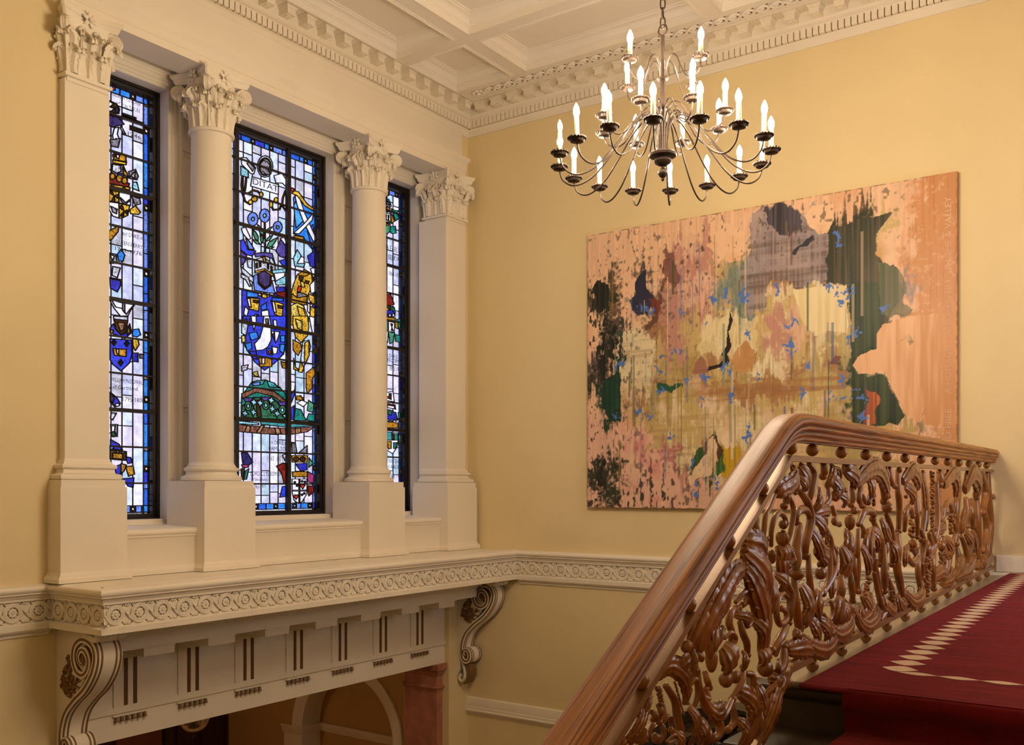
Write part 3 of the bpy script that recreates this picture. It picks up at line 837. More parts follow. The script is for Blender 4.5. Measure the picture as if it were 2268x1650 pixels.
B0 -2206,1532 -2161,1562 -2164,1412 -2200,1410
k2 -2946,1316 -2822,1325 -2492,1314 -2214,1320 -1875,1356 -1979,1296 -2214,1257 -2576,1249 -2822,1255 -2946,1262
k3 -2593,1335 -2551,1334 -2610,1255 -2659,1253
k3 -2774,1318 -2725,1317 -2741,1255 -2798,1256
k3 -2424,1317 -2355,1314 -2338,1257 -2398,1254
k3 -2143,1325 -2071,1332 -2071,1280 -2143,1270
c1 -2946,1354 -2822,1361 -2626,1353 -2626,1335 -2822,1333 -2946,1335
t1 -2610,1386 -2241,1394 -1886,1407 -1886,1366 -2214,1330 -2593,1341
B2 -2841,1051 -2770,1056 -2699,962 -2741,935 -2822,933
q0 -2838,933 -2748,935 -2757,908 -2822,902
k0 -2844,894 -2803,895 -2814,794 -2838,787
t0 -2799,869 -2748,896 -2777,792 -2806,788
k1 -2936,1048 -2878,1037 -2878,793 -2925,870
r1 -2398,928 -2311,962 -2211,945 -2214,769 -2299,755 -2329,851
B0 -2355,610 -2320,717 -2241,731 -2229,622
w1 -2320,1040 -2241,1069 -2232,1015 -2285,987
k1 -2193,1173 -2143,1161 -2121,1073 -2188,1068
k1 -2098,1073 -1979,1153 -1979,1074
y1 -2193,1041 -1975,1047 -1979,977 -2188,973
k0 -2094,1008 -2106,990 -2134,982 -2162,989 -2173,1006 -2162,1023 -2134,1031 -2106,1025
k0 -2003,1010 -2015,992 -2043,984 -2072,991 -2083,1008 -2072,1026 -2043,1034 -2015,1027
B1 -2143,956 -1979,966 -1979,897 -2071,882
g0 -1957,1025 -1890,965 -1957,922
y1 -2188,873 -1975,876 -1983,821 -2179,819
q0 -1975,881 -1882,840 -1893,756 -1975,770
r1 -1975,731 -1886,724 -1886,662 -1960,620
w0 -2188,799 -1984,800 -1984,645 -2049,563 -2096,543 -2161,578 -2188,660
k1 -2096,797 -2081,797 -2081,552 -2096,553
k1 -2188,683 -1984,683 -1984,672 -2188,672
r0 -2043,694 -2076,732 -2060,746 -2043,735 -2027,746 -2010,732
r0 -2134,585 -2166,623 -2150,637 -2134,626 -2118,636 -2101,623
B1 -2139,765 -2146,755 -2158,755 -2164,765 -2158,774 -2146,774
B1 -2109,731 -2115,721 -2128,721 -2134,731 -2128,740 -2115,740
B1 -2040,775 -2046,765 -2059,765 -2065,775 -2059,784 -2046,784
B1 -1999,770 -2006,760 -2019,760 -2025,770 -2019,779 -2006,779
B1 -2040,635 -2046,625 -2059,625 -2065,635 -2059,644 -2046,644
B1 -2007,648 -2013,639 -2026,639 -2032,648 -2026,658 -2013,658"""
GLASS_W3 = """r0 -780,4165 -749,4176 -753,4141 -770,4131
r1 -812,4109 -774,4135 -728,4124 -745,4086 -808,4082
r1 -737,4134 -711,4137 -720,4098 -741,4098
p0 -808,4036 -770,4045 -745,4011 -808,3991
t0 -753,4049 -720,4058 -682,4010 -711,4003
y0 -812,4075 -745,4069 -753,4058 -812,4066
w0 -765,3985 -770,3974 -780,3968 -791,3969 -795,3978 -791,3988 -780,3995 -770,3994
w0 -715,3989 -719,3978 -730,3971 -741,3973 -745,3981 -741,3992 -730,3999 -719,3997
w0 -675,3991 -680,3981 -690,3974 -701,3975 -705,3984 -701,3995 -690,4001 -680,4000
y1 -795,3959 -699,3963 -699,3937 -795,3925
k0 -770,3954 -753,3955 -753,3935 -770,3934
y0 -762,3916 -699,3920 -699,3911 -762,3905
t0 -678,3959 -610,3952 -532,3971 -575,3937 -536,3877 -601,3833 -627,3885
w0 -787,3882 -686,3894 -682,3794 -787,3785
k0 -770,3869 -753,3867 -762,3819 -741,3807 -770,3803
k0 -728,3873 -711,3871 -720,3817 -699,3805 -728,3804
y1 -690,3916 -627,3850 -610,3831 -669,3783 -682,3872
g0 -787,3771 -695,3783 -690,3698 -737,3651 -787,3654
y1 -716,3761 -723,3751 -741,3744 -759,3743 -766,3750 -759,3759 -741,3767 -723,3767
t0 -686,3750 -601,3770 -588,3692 -652,3672 -695,3680
r1 -791,2937 -686,2962 -622,2853 -779,2796
k0 -791,2826 -627,2820 -615,2774 -779,2781
y1 -716,2774 -726,2753 -749,2741 -772,2746 -781,2765 -772,2786 -749,2798 -726,2793
t0 -686,2827 -615,2806 -603,2744 -674,2749
B1 -791,2747 -650,2784 -603,2720 -791,2668
w0 -742,2707 -752,2686 -773,2683 -784,2701 -773,2722 -752,2725
w0 -676,2717 -687,2696 -708,2693 -719,2711 -708,2731 -687,2734
w0 -615,2726 -626,2705 -647,2702 -658,2720 -647,2740 -626,2744
y1 -791,2681 -603,2696 -603,2655 -791,2645
t0 -579,2683 -447,2710 -483,2584 -555,2590
y1 -615,2654 -555,2654 -555,2574 -603,2583
w0 -721,2639 -615,2638 -622,2525 -721,2528
k0 -686,2620 -650,2617 -674,2542 -639,2539
g0 -779,2630 -726,2638 -733,2534 -779,2536
g0 -721,2512 -615,2518 -639,2411 -697,2380
w0 -779,2520 -728,2519 -733,2391 -772,2418
t0 -603,2503 -507,2500 -519,2418 -603,2423
w0 -756,1807 -643,1834 -622,1712 -751,1720
r0 -756,1772 -713,1767 -720,1743 -756,1746
k0 -713,1802 -674,1805 -674,1735 -705,1741
r1 -751,1685 -609,1678 -596,1626 -746,1651
w0 -738,1665 -617,1660 -622,1631 -738,1637
B1 -756,1606 -596,1591 -557,1505 -756,1476
g1 -738,1616 -648,1605 -674,1550 -731,1564
t0 -557,1593 -437,1583 -490,1526 -543,1523
y1 -756,1476 -557,1469 -557,1407 -756,1406
w0 -715,1492 -723,1479 -738,1479 -746,1490 -738,1503 -723,1504
w0 -645,1496 -653,1483 -669,1483 -677,1494 -669,1507 -653,1508
w0 -575,1500 -583,1487 -599,1487 -606,1498 -599,1511 -583,1512
w0 -751,1354 -557,1354 -557,1204 -648,1104 -751,1145
t1 -751,1354 -661,1355 -661,1262 -751,1263
y1 -746,1250 -674,1249 -674,1165 -726,1154
t0 -643,1342 -557,1337 -557,1266 -643,1262
r1 -661,1323 -622,1325 -622,1272 -661,1279
t0 -635,1236 -570,1239 -596,1167 -635,1166
c0 -543,1328 -490,1331 -496,1224 -538,1240"""
GLASS_TEXT = [(1, 'ANDREW FLETCHER', -4.241, 4.083, 0.293, 0.031),
 (1, 'of', -4.188, 4.03, 0.036, 0.023),
 (1, 'SALTOUN', -4.121, 4.016, 0.158, 0.035),
 (1, 'founder', -4.127, 3.944, 0.127, 0.018),
 (1, 'of the INDIAN', -4.127, 3.921, 0.202, 0.018),
 (1, 'COMPANY', -4.051, 3.85, 0.123, 0.026),
 (1, '1746', -4.076, 3.787, 0.128, 0.034),
 (1, '3rd DUKE of', -4.135, 2.903, 0.213, 0.034),
 (1, 'QUEENSBERRY', -4.195, 2.821, 0.263, 0.035),
 (1, '1762-1776', -4.198, 2.76, 0.258, 0.032),
 (1, 'WILLIAM McDOWALL', -4.242, 1.621, 0.328, 0.036),
 (1, 'of Garthland', -4.221, 1.562, 0.239, 0.034),
 (1, '1795 1800', -4.124, 1.461, 0.209, 0.039),
 (2, 'DITAT', -2.704, 3.718, 0.322, 0.062),
 (2, '14th DUKE of', -2.518, 1.147, 0.259, 0.04),
 (2, 'HAMILTON', -2.501, 1.085, 0.254, 0.04),
 (2, '1963  1971', -2.518, 0.981, 0.197, 0.045),
 (2, 'LORD CLYDESMUIR', -2.733, 0.827, 0.404, 0.044),
 (2, 'of Braidwood', -2.722, 0.775, 0.238, 0.031),
 (2, '1963-1971', -2.7, 0.701, 0.161, 0.044),
 (3, '9th EARL', -0.798, 3.465, 0.23, 0.057),
 (3, 'of SELKIRK', -0.802, 3.361, 0.3, 0.057),
 (3, '1868 1876', -0.726, 3.178, 0.218, 0.051),
 (3, '2nd DUKE of', -0.815, 2.222, 0.311, 0.042),
 (3, 'ABERCORN', -0.815, 2.17, 0.279, 0.042),
 (3, '1893 1913', -0.708, 2.07, 0.204, 0.052),
 (3, '10th EARL', -0.713, 0.997, 0.201, 0.045),
 (3, 'of AIRLIE', -0.751, 0.932, 0.208, 0.042),
 (3, '1947 1963', -0.708, 0.817, 0.217, 0.049)]
# ================================================================ stained glass windows
SKY = np.array([0.80, 0.84, 1.0]) * 1.0
def glass(name, rgb, mott=0.35, scale=9.0, dark=0.0):
    """tinted antique glass; the sky behind gives the light"""
    m = bpy.data.materials.new(name); m.use_nodes = True
    nt = m.node_tree; nt.nodes.clear()
    out = nt.nodes.new('ShaderNodeOutputMaterial')
    tint = np.clip(np.array(s2l(rgb)) / SKY, 0.001, 1.0)
    tc = nt.nodes.new('ShaderNodeTexCoord')
    n1 = nt.nodes.new('ShaderNodeTexNoise'); n1.inputs['Scale'].default_value = scale; n1.inputs['Detail'].default_value = 7; n1.inputs['Roughness'].default_value = 0.65
    nt.links.new(tc.outputs['Object'], n1.inputs['Vector'])
    rp = nt.nodes.new('ShaderNodeValToRGB')
    lo = np.sqrt(tint * (1 - mott)); hi = np.sqrt(np.clip(tint * (1 + mott), 0, 1))
    rp.color_ramp.elements[0].position = 0.33; rp.color_ramp.elements[0].color = (*lo, 1)
    rp.color_ramp.elements[1].position = 0.66; rp.color_ramp.elements[1].color = (*hi, 1)
    nt.links.new(n1.outputs['Fac'], rp.inputs['Fac'])
    col = rp.outputs['Color']
    if dark > 0:      # painted matting: brown-black line work fired on the glass
        vo = nt.nodes.new('ShaderNodeTexWave'); vo.inputs['Scale'].default_value = 16; vo.inputs['Distortion'].default_value = 9; vo.inputs['Detail'].default_value = 2; vo.inputs['Detail Scale'].default_value = 2.2
        nt.links.new(tc.outputs['Object'], vo.inputs['Vector'])
        r2 = nt.nodes.new('ShaderNodeValToRGB')
        r2.color_ramp.elements[0].position = 0.10; r2.color_ramp.elements[0].color = (1-dark, (1-dark)*0.9, (1-dark)*0.8, 1)
        r2.color_ramp.elements[1].position = 0.30; r2.color_ramp.elements[1].color = (1, 1, 1, 1)
        nt.links.new(vo.outputs['Fac'], r2.inputs['Fac'])
        mx = nt.nodes.new('ShaderNodeMix'); mx.data_type = 'RGBA'; mx.blend_type = 'MULTIPLY'; mx.inputs[0].default_value = 1.0
        nt.links.new(col, mx.inputs[6]); nt.links.new(r2.outputs['Color'], mx.inputs[7])
        col = mx.outputs[2]
    tr = nt.nodes.new('ShaderNodeBsdfTransparent'); nt.links.new(col, tr.inputs['Color'])
    gl_ = nt.nodes.new('ShaderNodeBsdfGlossy'); gl_.inputs['Roughness'].default_value = 0.12; gl_.inputs['Color'].default_value = (1,1,1,1)
    mix = nt.nodes.new('ShaderNodeMixShader'); mix.inputs[0].default_value = 0.03
    nt.links.new(tr.outputs[0], mix.inputs[1]); nt.links.new(gl_.outputs[0], mix.inputs[2])
    nt.links.new(mix.outputs[0], out.inputs['Surface'])
    return m

GCOL = {'w0':((208,208,228),0,0.25),'w1':((180,184,205),0.55,0.3),'wa':((176,180,214),0,0.3),'wb':((190,200,222),0,0.3),'wc':((160,182,206),0,0.3),'wd':((196,190,216),0,0.25),'we':((168,168,186),0,0.4),
        'b0':((36,92,214),0.3,0.3),'b1':((44,120,222),0.3,0.3),'b2':((70,150,230),0.2,0.3),'b3':((96,128,226),0.4,0.3),'B0':((44,58,200),0.35,0.35),'B1':((40,44,168),0.5,0.35),'B2':((34,34,92),0.5,0.4),
        'p0':((74,62,140),0.5,0.35),'p1':((52,42,92),0.5,0.4),'c0':((130,190,214),0.5,0.3),'c1':((128,184,208),0.35,0.3),
        't0':((26,120,112),0.6,0.35),'t1':((58,140,150),0.4,0.35),'g0':((64,140,112),0.5,0.35),'g1':((44,100,74),0.7,0.4),
        'y0':((204,160,52),0.6,0.35),'y1':((170,120,34),0.65,0.4),'y2':((206,180,92),0.6,0.35),
        'r0':((206,52,38),0.3,0.3),'r1':((112,30,26),0.5,0.4),'q0':((150,50,110),0.4,0.4),
        'k0':((60,40,24),0.5,0.5),'k1':((124,120,134),0.7,0.4),'k2':((120,78,66),0.6,0.4),'k3':((150,110,84),0.5,0.4)}
GM = {k: glass('stained_glass_' + k.lower() + ('_deep' if k[0] == 'B' else ''), c, mo_, 11.0, dk) for k, (c, dk, mo_) in GCOL.items()}
M['enamel'] = paint('black_glass_paint', (26, 20, 18), 0.7, 0.05)

def parse(txt):
    out = []
    for ln in txt.strip().split('\n'):
        p = ln.split()
        out.append((p[0], [tuple(int(v)/1000 for v in q.split(',')) for q in p[1:]]))
    return out

XG = -0.54
def in_poly(P, poly):
    x, y = P[:,0], P[:,1]; r = np.zeros(len(P), bool)
    n = len(poly); j = n-1
    for i in range(n):
        xi, yi = poly[i]; xj, yj = poly[j]
        if yi != yj:
            r ^= ((yi > y) != (yj > y)) & (x < (xj-xi)*(y-yi)/(yj-yi)+xi)
        j = i
    return r

def stained_window(idx, name, a, b, shapes, label, mull):
    rnd = random.Random(40+idx)
    root = struct(empty(name, (0,0,0)), label)
    fw = 0.045
    # steel frame
    fr = MB()
    m2 = MB().mould([(a, ZB0), (b, ZB0), (b, ZB1), (a, ZB1)], [(0.0,-0.60),(0.0,-0.478),(-0.012,-0.476),(-0.020,-0.482),(-0.020,-0.51),(-fw,-0.515),(-fw,-0.60)], closed=True)
    m2.v = [(z, x, y) for x, y, z in m2.v]
    m2.build('frame', M['frame'], root, False)
    ya, yb, za, zb = a+fw-0.004, b-fw+0.004, ZB0+fw-0.004, ZB1-fw+0.004
    lines = []     # (p, q) background cuts
    def ln(p, q): lines.append((p, q))
    s1, s2 = 0.024, 0.082
    for y in (ya+s1, ya+s2, yb-s2, yb-s1): ln((y, za), (y, zb))
    for z in (za+0.02, za+0.078, zb-0.078, zb-0.02): ln((ya, z), (yb, z))
    bars = [ZB0 + (ZB1-ZB0)*k/12 for k in range(1, 12)]
    for z in bars: ln((ya, z), (yb, z))
    # border segments
    deco = []
    for (y0, y1) in ((ya+s1, ya+s2), (yb-s2, yb-s1)):
        z = za+0.078; k = 0
        while z < zb-0.10:
            h = rnd.choice((0.15, 0.19, 0.24, 0.13)); z2 = min(z+h, zb-0.078)
            ln((y0, z2), (y1, z2))
            if k % 3 == 1 and z2+0.06 < zb-0.08:
                ln((y0, z2+0.055), (y1, z2+0.055)); yc = (y0+y1)/2; zc = z2+0.0275
                deco.append(('k0', [(y0,z2),(y1,z2),(y1,z2+0.055),(y0,z2+0.055)]))
                if k % 2: deco.append(('w0', [(yc-0.018,zc),(yc,zc-0.022),(yc+0.018,zc),(yc,zc+0.022)]))
                else: deco.append(('w0', [(yc+0.017*math.cos(q*PI/4), zc+0.017*math.sin(q*PI/4)) for q in range(8)]))
                z2 += 0.055
            z = z2; k += 1
    for (y0, y1) in ((ya, ya+s1), (yb-s1, yb)):
        z = za
        while z < zb-0.1:
            z += rnd.choice((0.06, 0.09, 0.12)); ln((y0, z), (y1, z))
    for (z0, z1) in ((za+0.02, za+0.078), (zb-0.078, zb-0.02)):
        y = ya+s2; k = 0
        while y < yb-s2-0.06:
            y += rnd.choice((0.10, 0.12, 0.06)); ln((y, z0), (y, z1))
            if k % 2 == 0 and y+0.055 < yb-s2:
                yc, zc = y+0.026, (z0+z1)/2
                deco.append(('k0', [(y,z0),(y+0.052,z0),(y+0.052,z1),(y,z1)]))
                deco.append(('w0', [(yc-0.017,zc),(yc,zc-0.021),(yc+0.017,zc),(yc,zc+0.021)]))
                y += 0.052
            k += 1
    # field quarries
    cols_ = []
    segs = [ya+s2] + list(mull) + [yb-s2]
    for i in range(len(segs)-1):
        n = max(1, round((segs[i+1]-segs[i])/0.106))
        for k in range(n+1): cols_.append(segs[i] + (segs[i+1]-segs[i])*k/n)
    cols_ = sorted(set(round(c, 4) for c in cols_))
    for y in cols_[1:-1]: ln((y, za+0.078), (y, zb-0.078))
    zz = [za+0.078] + bars + [zb-0.078]
    for k in range(len(cols_)-1):
        for j in range(len(zz)-1):
            if rnd.random() < 0.72:
                z = zz[j] + (zz[j+1]-zz[j])*rnd.choice((0.42, 0.5, 0.58, 0.36)); ln((cols_[k], z), (cols_[k+1], z))
    allsh = deco + shapes
    V = []; E = []; flag = []
    def addv(p): V.append(Vector((min(max(p[0], ya), yb), min(max(p[1], za), zb)))); return len(V)-1
    for (p, q) in lines: E.append((addv(p), addv(q))); flag.append(1)
    for c, poly in allsh:
        ids = [addv(p) for p in poly]
        for i in range(len(ids)): E.append((ids[i], ids[(i+1) % len(ids)])); flag.append(2)
    bx = [addv(p) for p in ((ya,za),(yb,za),(yb,zb),(ya,zb))]
    for i in range(4): E.append((bx[i], bx[(i+1) % 4])); flag.append(3)
    vo, eo, fo, _, oe, _ = delaunay_2d_cdt(V, E, [], 0, 1e-4)
    vo = np.array([(v.x, v.y) for v in vo])
    tri = [f for f in fo if len(f) == 3]
    T = np.array(tri)
    cen = vo[T].mean(axis=1)
    keep = (cen[:,0] > ya) & (cen[:,0] < yb) & (cen[:,1] > za) & (cen[:,1] < zb)
    T = T[keep]; cen = cen[keep]
    own = np.full(len(T), -1)
    for i, (c, poly) in enumerate(allsh): own[in_poly(cen, poly)] = i
    eflag = {}
    for e, src in zip(eo, oe):
        f = 0
        for s_ in src:
            f |= (1 << flag[s_]) if s_ < len(flag) else 0
        eflag[tuple(sorted(e))] = f
    adj = {}
    for i, t in enumerate(T):
        for k in range(3):
            adj.setdefault(tuple(sorted((int(t[k]), int(t[(k+1)%3])))), []).append(i)
    par = list(range(len(T)))
    def find(x):
        while par[x] != x: par[x] = par[par[x]]; x = par[x]
        return x
    cut = []
    for e, ts in adj.items():
        if len(ts) == 2:
            i, j = ts
            if own[i] == own[j] and not (own[i] == -1 and (eflag.get(e, 0) & 2)):
                par[find(i)] = find(j)
            else: cut.append(e)
        else: cut.append(e)
    cells = {}
    for i in range(len(T)): cells.setdefault(find(i), []).append(i)
    th = 0.0025
    fieldcol = ('w0','wa','wb','wc','wd','we','wa','wd','wb')
    lead = MB()
    n_p = 0
    order = []
    for root_i, ts in cells.items():
        P = vo[T[ts]]
        ar_ = 0.5*np.abs((P[:,1,0]-P[:,0,0])*(P[:,2,1]-P[:,0,1]) - (P[:,2,0]-P[:,0,0])*(P[:,1,1]-P[:,0,1]))
        order.append((float(ar_.sum()), ts, (P.mean(axis=1)*ar_[:,None]).sum(axis=0)/max(ar_.sum(), 1e-9)))
    order.sort(key=lambda q: -q[0])
    small = {}
    for (area, ts, c) in order:
        o_ = own[ts[0]]
        y, z = c
        if o_ >= 0: mk = allsh[o_][0]
        elif y < ya+s1 or y > yb-s1: mk = rnd.choice(('w0','w0','wb','k0','b3','w0'))
        elif z < za+0.02 or z > zb-0.02: mk = rnd.choice(('k1','k0','we'))
        elif y < ya+s2 or y > yb-s2 or z < za+0.078 or z > zb-0.078: mk = rnd.choice(('b0','b1','b3','b3','b1','B0')) if area > 0.0022 else rnd.choice(('y1','k1','b1'))
        else: mk = rnd.choice(fieldcol)
        ids = sorted(set(int(v) for t in T[ts] for v in t)); mp = {v: i for i, v in enumerate(ids)}
        n = len(ids)
        vs = [(XG+th, vo[v][0], vo[v][1]) for v in ids] + [(XG-th, vo[v][0], vo[v][1]) for v in ids]
        fs = []; ec = {}
        for t in T[ts]:
            i, j, k = (mp[int(v)] for v in t)
            fs.append((i, j, k)); fs.append((k+n, j+n, i+n))
            for (p, q) in ((i,j),(j,k),(k,i)): ec[(p,q)] = 1
        for (p, q) in list(ec):
            if (q, p) not in ec: fs.append((q, p, p+n, q+n))
        if area < 0.00025 or n_p >= 298:
            sm = small.setdefault(mk, MB()); sm.add(vs, fs); continue
        g = MB().add(vs, fs)
        g.build('pane', GM[mk], root, False); n_p += 1
    for mk, g in small.items():
        o = g.build('pane_slivers', GM[mk], root, False); o['kind'] = 'stuff'
    # lead cames along every joint
    for (i, j) in cut:
        p, q = Vector(vo[i]), Vector(vo[j]); d = q-p
        if d.length < 1e-5: continue
        d.normalize(); w = 0.0046; nn = Vector((-d.y, d.x))*w; e = d*0.003
        A = [p-e+nn, p-e-nn, q+e-nn, q+e+nn]
        xs0, xs1 = XG-0.006, XG+0.006
        lead.add([(xs1+0.002, p.x-e.x, p.y-e.y)] + [(xs1-0.003, v.x, v.y) for v in A] + [(xs1+0.002, q.x+e.x, q.y+e.y)] + [(xs0, v.x, v.y) for v in A],
                 [(0,2,3,5),(5,4,1,0),(1,6,7,2),(2,7,8,3),(3,8,9,4),(4,9,6,1)])
    lead.build('lead_cames', M['lead'], root, False)
    for k, z in enumerate(bars):
        h = 0.017 if (k+1) % 3 == 0 else 0.008
        MB().box(XG+0.010, XG+0.030, a+0.03, b-0.03, z-h, z+h).build('saddle_bar', M['frame'], root, False)
    for y in mull:
        MB().box(XG+0.004, XG+0.046, y-0.022, y+0.022, za, zb).build('mullion', M['frame'], root, False)
    return root

MULL2 = [YC-0.331, YC+0.331]
LBL = ['narrow stained glass window beside the left-hand corner pilaster', 'wide central stained glass window with coat of arms', 'narrow stained glass window nearest the painting wall']
win = []
for i, ((a, b), g) in enumerate(zip(OPEN, (GLASS_W1, GLASS_W2, GLASS_W3))):
    win.append(stained_window(i+1, 'window_%d' % (i+1), a, b, parse(g), LBL[i], MULL2 if i == 1 else []))

def text_mesh(body, width, height):
    cu = bpy.data.curves.new('lettering', 'FONT'); cu.body = body; cu.size = 1.0; cu.resolution_u = 2
    cu.extrude = 0.0
    o = bpy.data.objects.new('lettering', cu); COL.objects.link(o)
    dg = bpy.context.evaluated_depsgraph_get(); dg.update()
    me = bpy.data.meshes.new_from_object(o.evaluated_get(dg))
    bpy.data.objects.remove(o); bpy.data.curves.remove(cu)
    n = len(me.vertices); co = np.zeros(n*3); me.vertices.foreach_get('co', co); co = co.reshape(-1, 3)
    x0, x1 = co[:,0].min(), co[:,0].max()
    capk = 0.69
    co[:,0] = (co[:,0]-x0)/(x1-x0)*width; co[:,1] *= height/capk
    me.vertices.foreach_set('co', co.ravel()); me.update()
    return me
for (w, s, y, z, wd, ht) in GLASS_TEXT:
    me = text_mesh(s, wd, ht); me.materials.append(GM['w0'] if s in ('COMPANY','founder','of the INDIAN') else M['enamel'])
    o = inst('lettering', me, win[w-1], (XG+0.0045, y, z), (PI/2, 0, PI/2))
    if s in ('COMPANY','founder','of the INDIAN'):
        MB().box(XG+0.003, XG+0.0038, y-0.01, y+wd+0.01, z-0.012, z+ht+0.01).build('black_ground', M['enamel'], win[0], False)
# ================================================================ columns and pilasters of the window bay
def acanthus(w, h, out=0.10, lob=4, nu=9, nv=12, thick=0.006, curl=1.0):
    """leaf rooted at the origin, growing +z, facing +y, width along x"""
    sp = spline([(0,0),(0.10*out,0.33*h),(0.22*out,0.62*h),(0.48*out,0.86*h),(0.80*out,0.97*h),(1.0*out,0.93*h),(1.02*out,(0.93-0.12*curl)*h)], 4)
    sp = [Vector((p[0], p[1])) for p in [(q.x, q.y) for q in sp]] if False else [Vector((q[0], q[1])) for q in sp]
    idx = [int(round(k*(len(sp)-1)/(nv-1))) for k in range(nv)]
    F, B = [], []
    for k, i in enumerate(idx):
        v = k/(nv-1); c = sp[i]
        t = (sp[min(i+1,len(sp)-1)]-sp[max(i-1,0)]).normalized(); nrm = Vector((t.y, -t.x))
        ww = w*0.5*(0.62+0.55*math.sin(PI*min(1,v*1.05+0.12)))*(1+0.13*math.cos(2*PI*lob*v))
        if v > 0.9: ww *= 0.8
        rf, rb = [], []
        for j in range(nu):
            u = -1+2*j/(nu-1)
            d = 0.010*math.cos(3*PI*u)*(w/0.12) - 0.16*w*u*u*(1-v*0.4) + (0.012*w/0.12 if j == nu//2 else 0)
            p = Vector((c.x, c.y)) + nrm*d
            rf.append((u*ww, p.x, p.y)); q = p - nrm*thick; rb.append((u*ww*0.97, q.x, q.y))
        F.append(rf); B.append(rb)
    g = MB(); g.grid(F); g.grid([list(reversed(r)) for r in B])
    for side in (0, -1):
        g.grid([[F[k][side] for k in range(nv)], [B[k][side] for k in range(nv)]])
    # drilled, rolled tip
    e = F[-2]
    for u in (-0.85, -0.45, 0.0, 0.45, 0.85):
        j = int(round((u+1)/2*(nu-1))); q = e[j]
        g.sphere((q[0], q[1]+0.004, q[2]-0.004), (0.12*w, 0.09*w, 0.13*w), 7, 5)
    for v_ in (0.25, 0.48, 0.7):
        k = int(v_*(nv-1))
        for s_ in (0, nu-1):
            q = F[k][s_]; g.sphere((q[0], q[1]+0.004, q[2]), (0.09*w, 0.07*w, 0.12*w), 6, 4)
    return g

def volute(r=0.060, hw=0.036):
    pr = [(0.001,-hw),(0.2*r,-hw),(0.24*r,-hw*0.8),(0.46*r,-hw*0.86),(0.5*r,-hw*0.62),(0.74*r,-hw*0.7),(0.78*r,-hw*0.45),(r,-hw*0.52),(r*0.93,-hw*0.2),(r*0.97,0)]
    pr = pr + [(a, -b) for a, b in reversed(pr[:-1])]
    return MB().lathe(pr, n=22)

def helix(r=0.028):
    pts = []
    for k in range(26):
        a = 2.3*2*PI*k/25*0.75; rr = r*(1-0.72*k/25)
        pts.append((rr*math.cos(a), 0, rr*math.sin(a)))
    g = MB().tube(pts, [0.010-0.004*k/25 for k in range(26)], 6, up=(0,1,0), flat=(1.5,0.8))
    return g

def lily():
    g = MB()
    for k in range(6):
        a = 2*PI*k/6+0.3
        d = Vector((math.cos(a), 0, math.sin(a)))
        pts = [d*0.004, d*0.022+Vector((0,0.014,0)), d*0.042+Vector((0,0.020,0)), d*0.058+Vector((0,0.012,0))]
        g.tube(spline(pts, 3), [0.005,0.008,0.011,0.013,0.014,0.014,0.012,0.009,0.006,0.001], 7, up=(0,1,0), flat=(0.4,1.1))
    g.sphere((0,0.02,0), (0.012,0.014,0.012), 8, 6)
    return g

LEAF_LO = acanthus(0.118, 0.185, 0.060).mesh('acanthus_leaf', M['trim'])
LEAF_HI = acanthus(0.125, 0.30, 0.085).mesh('acanthus_leaf', M['trim'])
LEAF_MID = acanthus(0.07, 0.20, 0.05).mesh('caulis_leaf', M['trim'])
VOL = volute().mesh('volute', M['trim'])
HEL = helix().mesh('helix', M['trim'])
LIL = lily().mesh('lily_flower', M['trim'])
ZA, ZT = 3.83, 4.327

def abacus():
    g = MB(); a = 0.255; n = 10
    def ring(s, z):
        pts = []
        for q in range(4):
            th = PI/2*q
            c, sn = math.cos(th), math.sin(th)
            for k in range(n+1):
                t = -1+2*k/n
                t2 = t*(1-0.055)
                y = a*t2*s; x = (a*s)*(1 - 0.27*(1-t*t))
                pts.append((c*x-sn*y, sn*x+c*y, z))
        return pts
    rows = [ring(s, z) for s, z in ((0.86,ZT-0.088),(0.90,ZT-0.07),(0.925,ZT-0.052),(0.93,ZT-0.042),(0.96,ZT-0.038),(0.99,ZT-0.026),(1.0,ZT-0.014),(1.0,ZT-0.0008))]
    g.grid(rows, closed_v=True); g.cap(list(reversed(rows[0]))); g.cap(rows[-1])
    return g.mesh('abacus', M['trim'])
ABA = abacus()

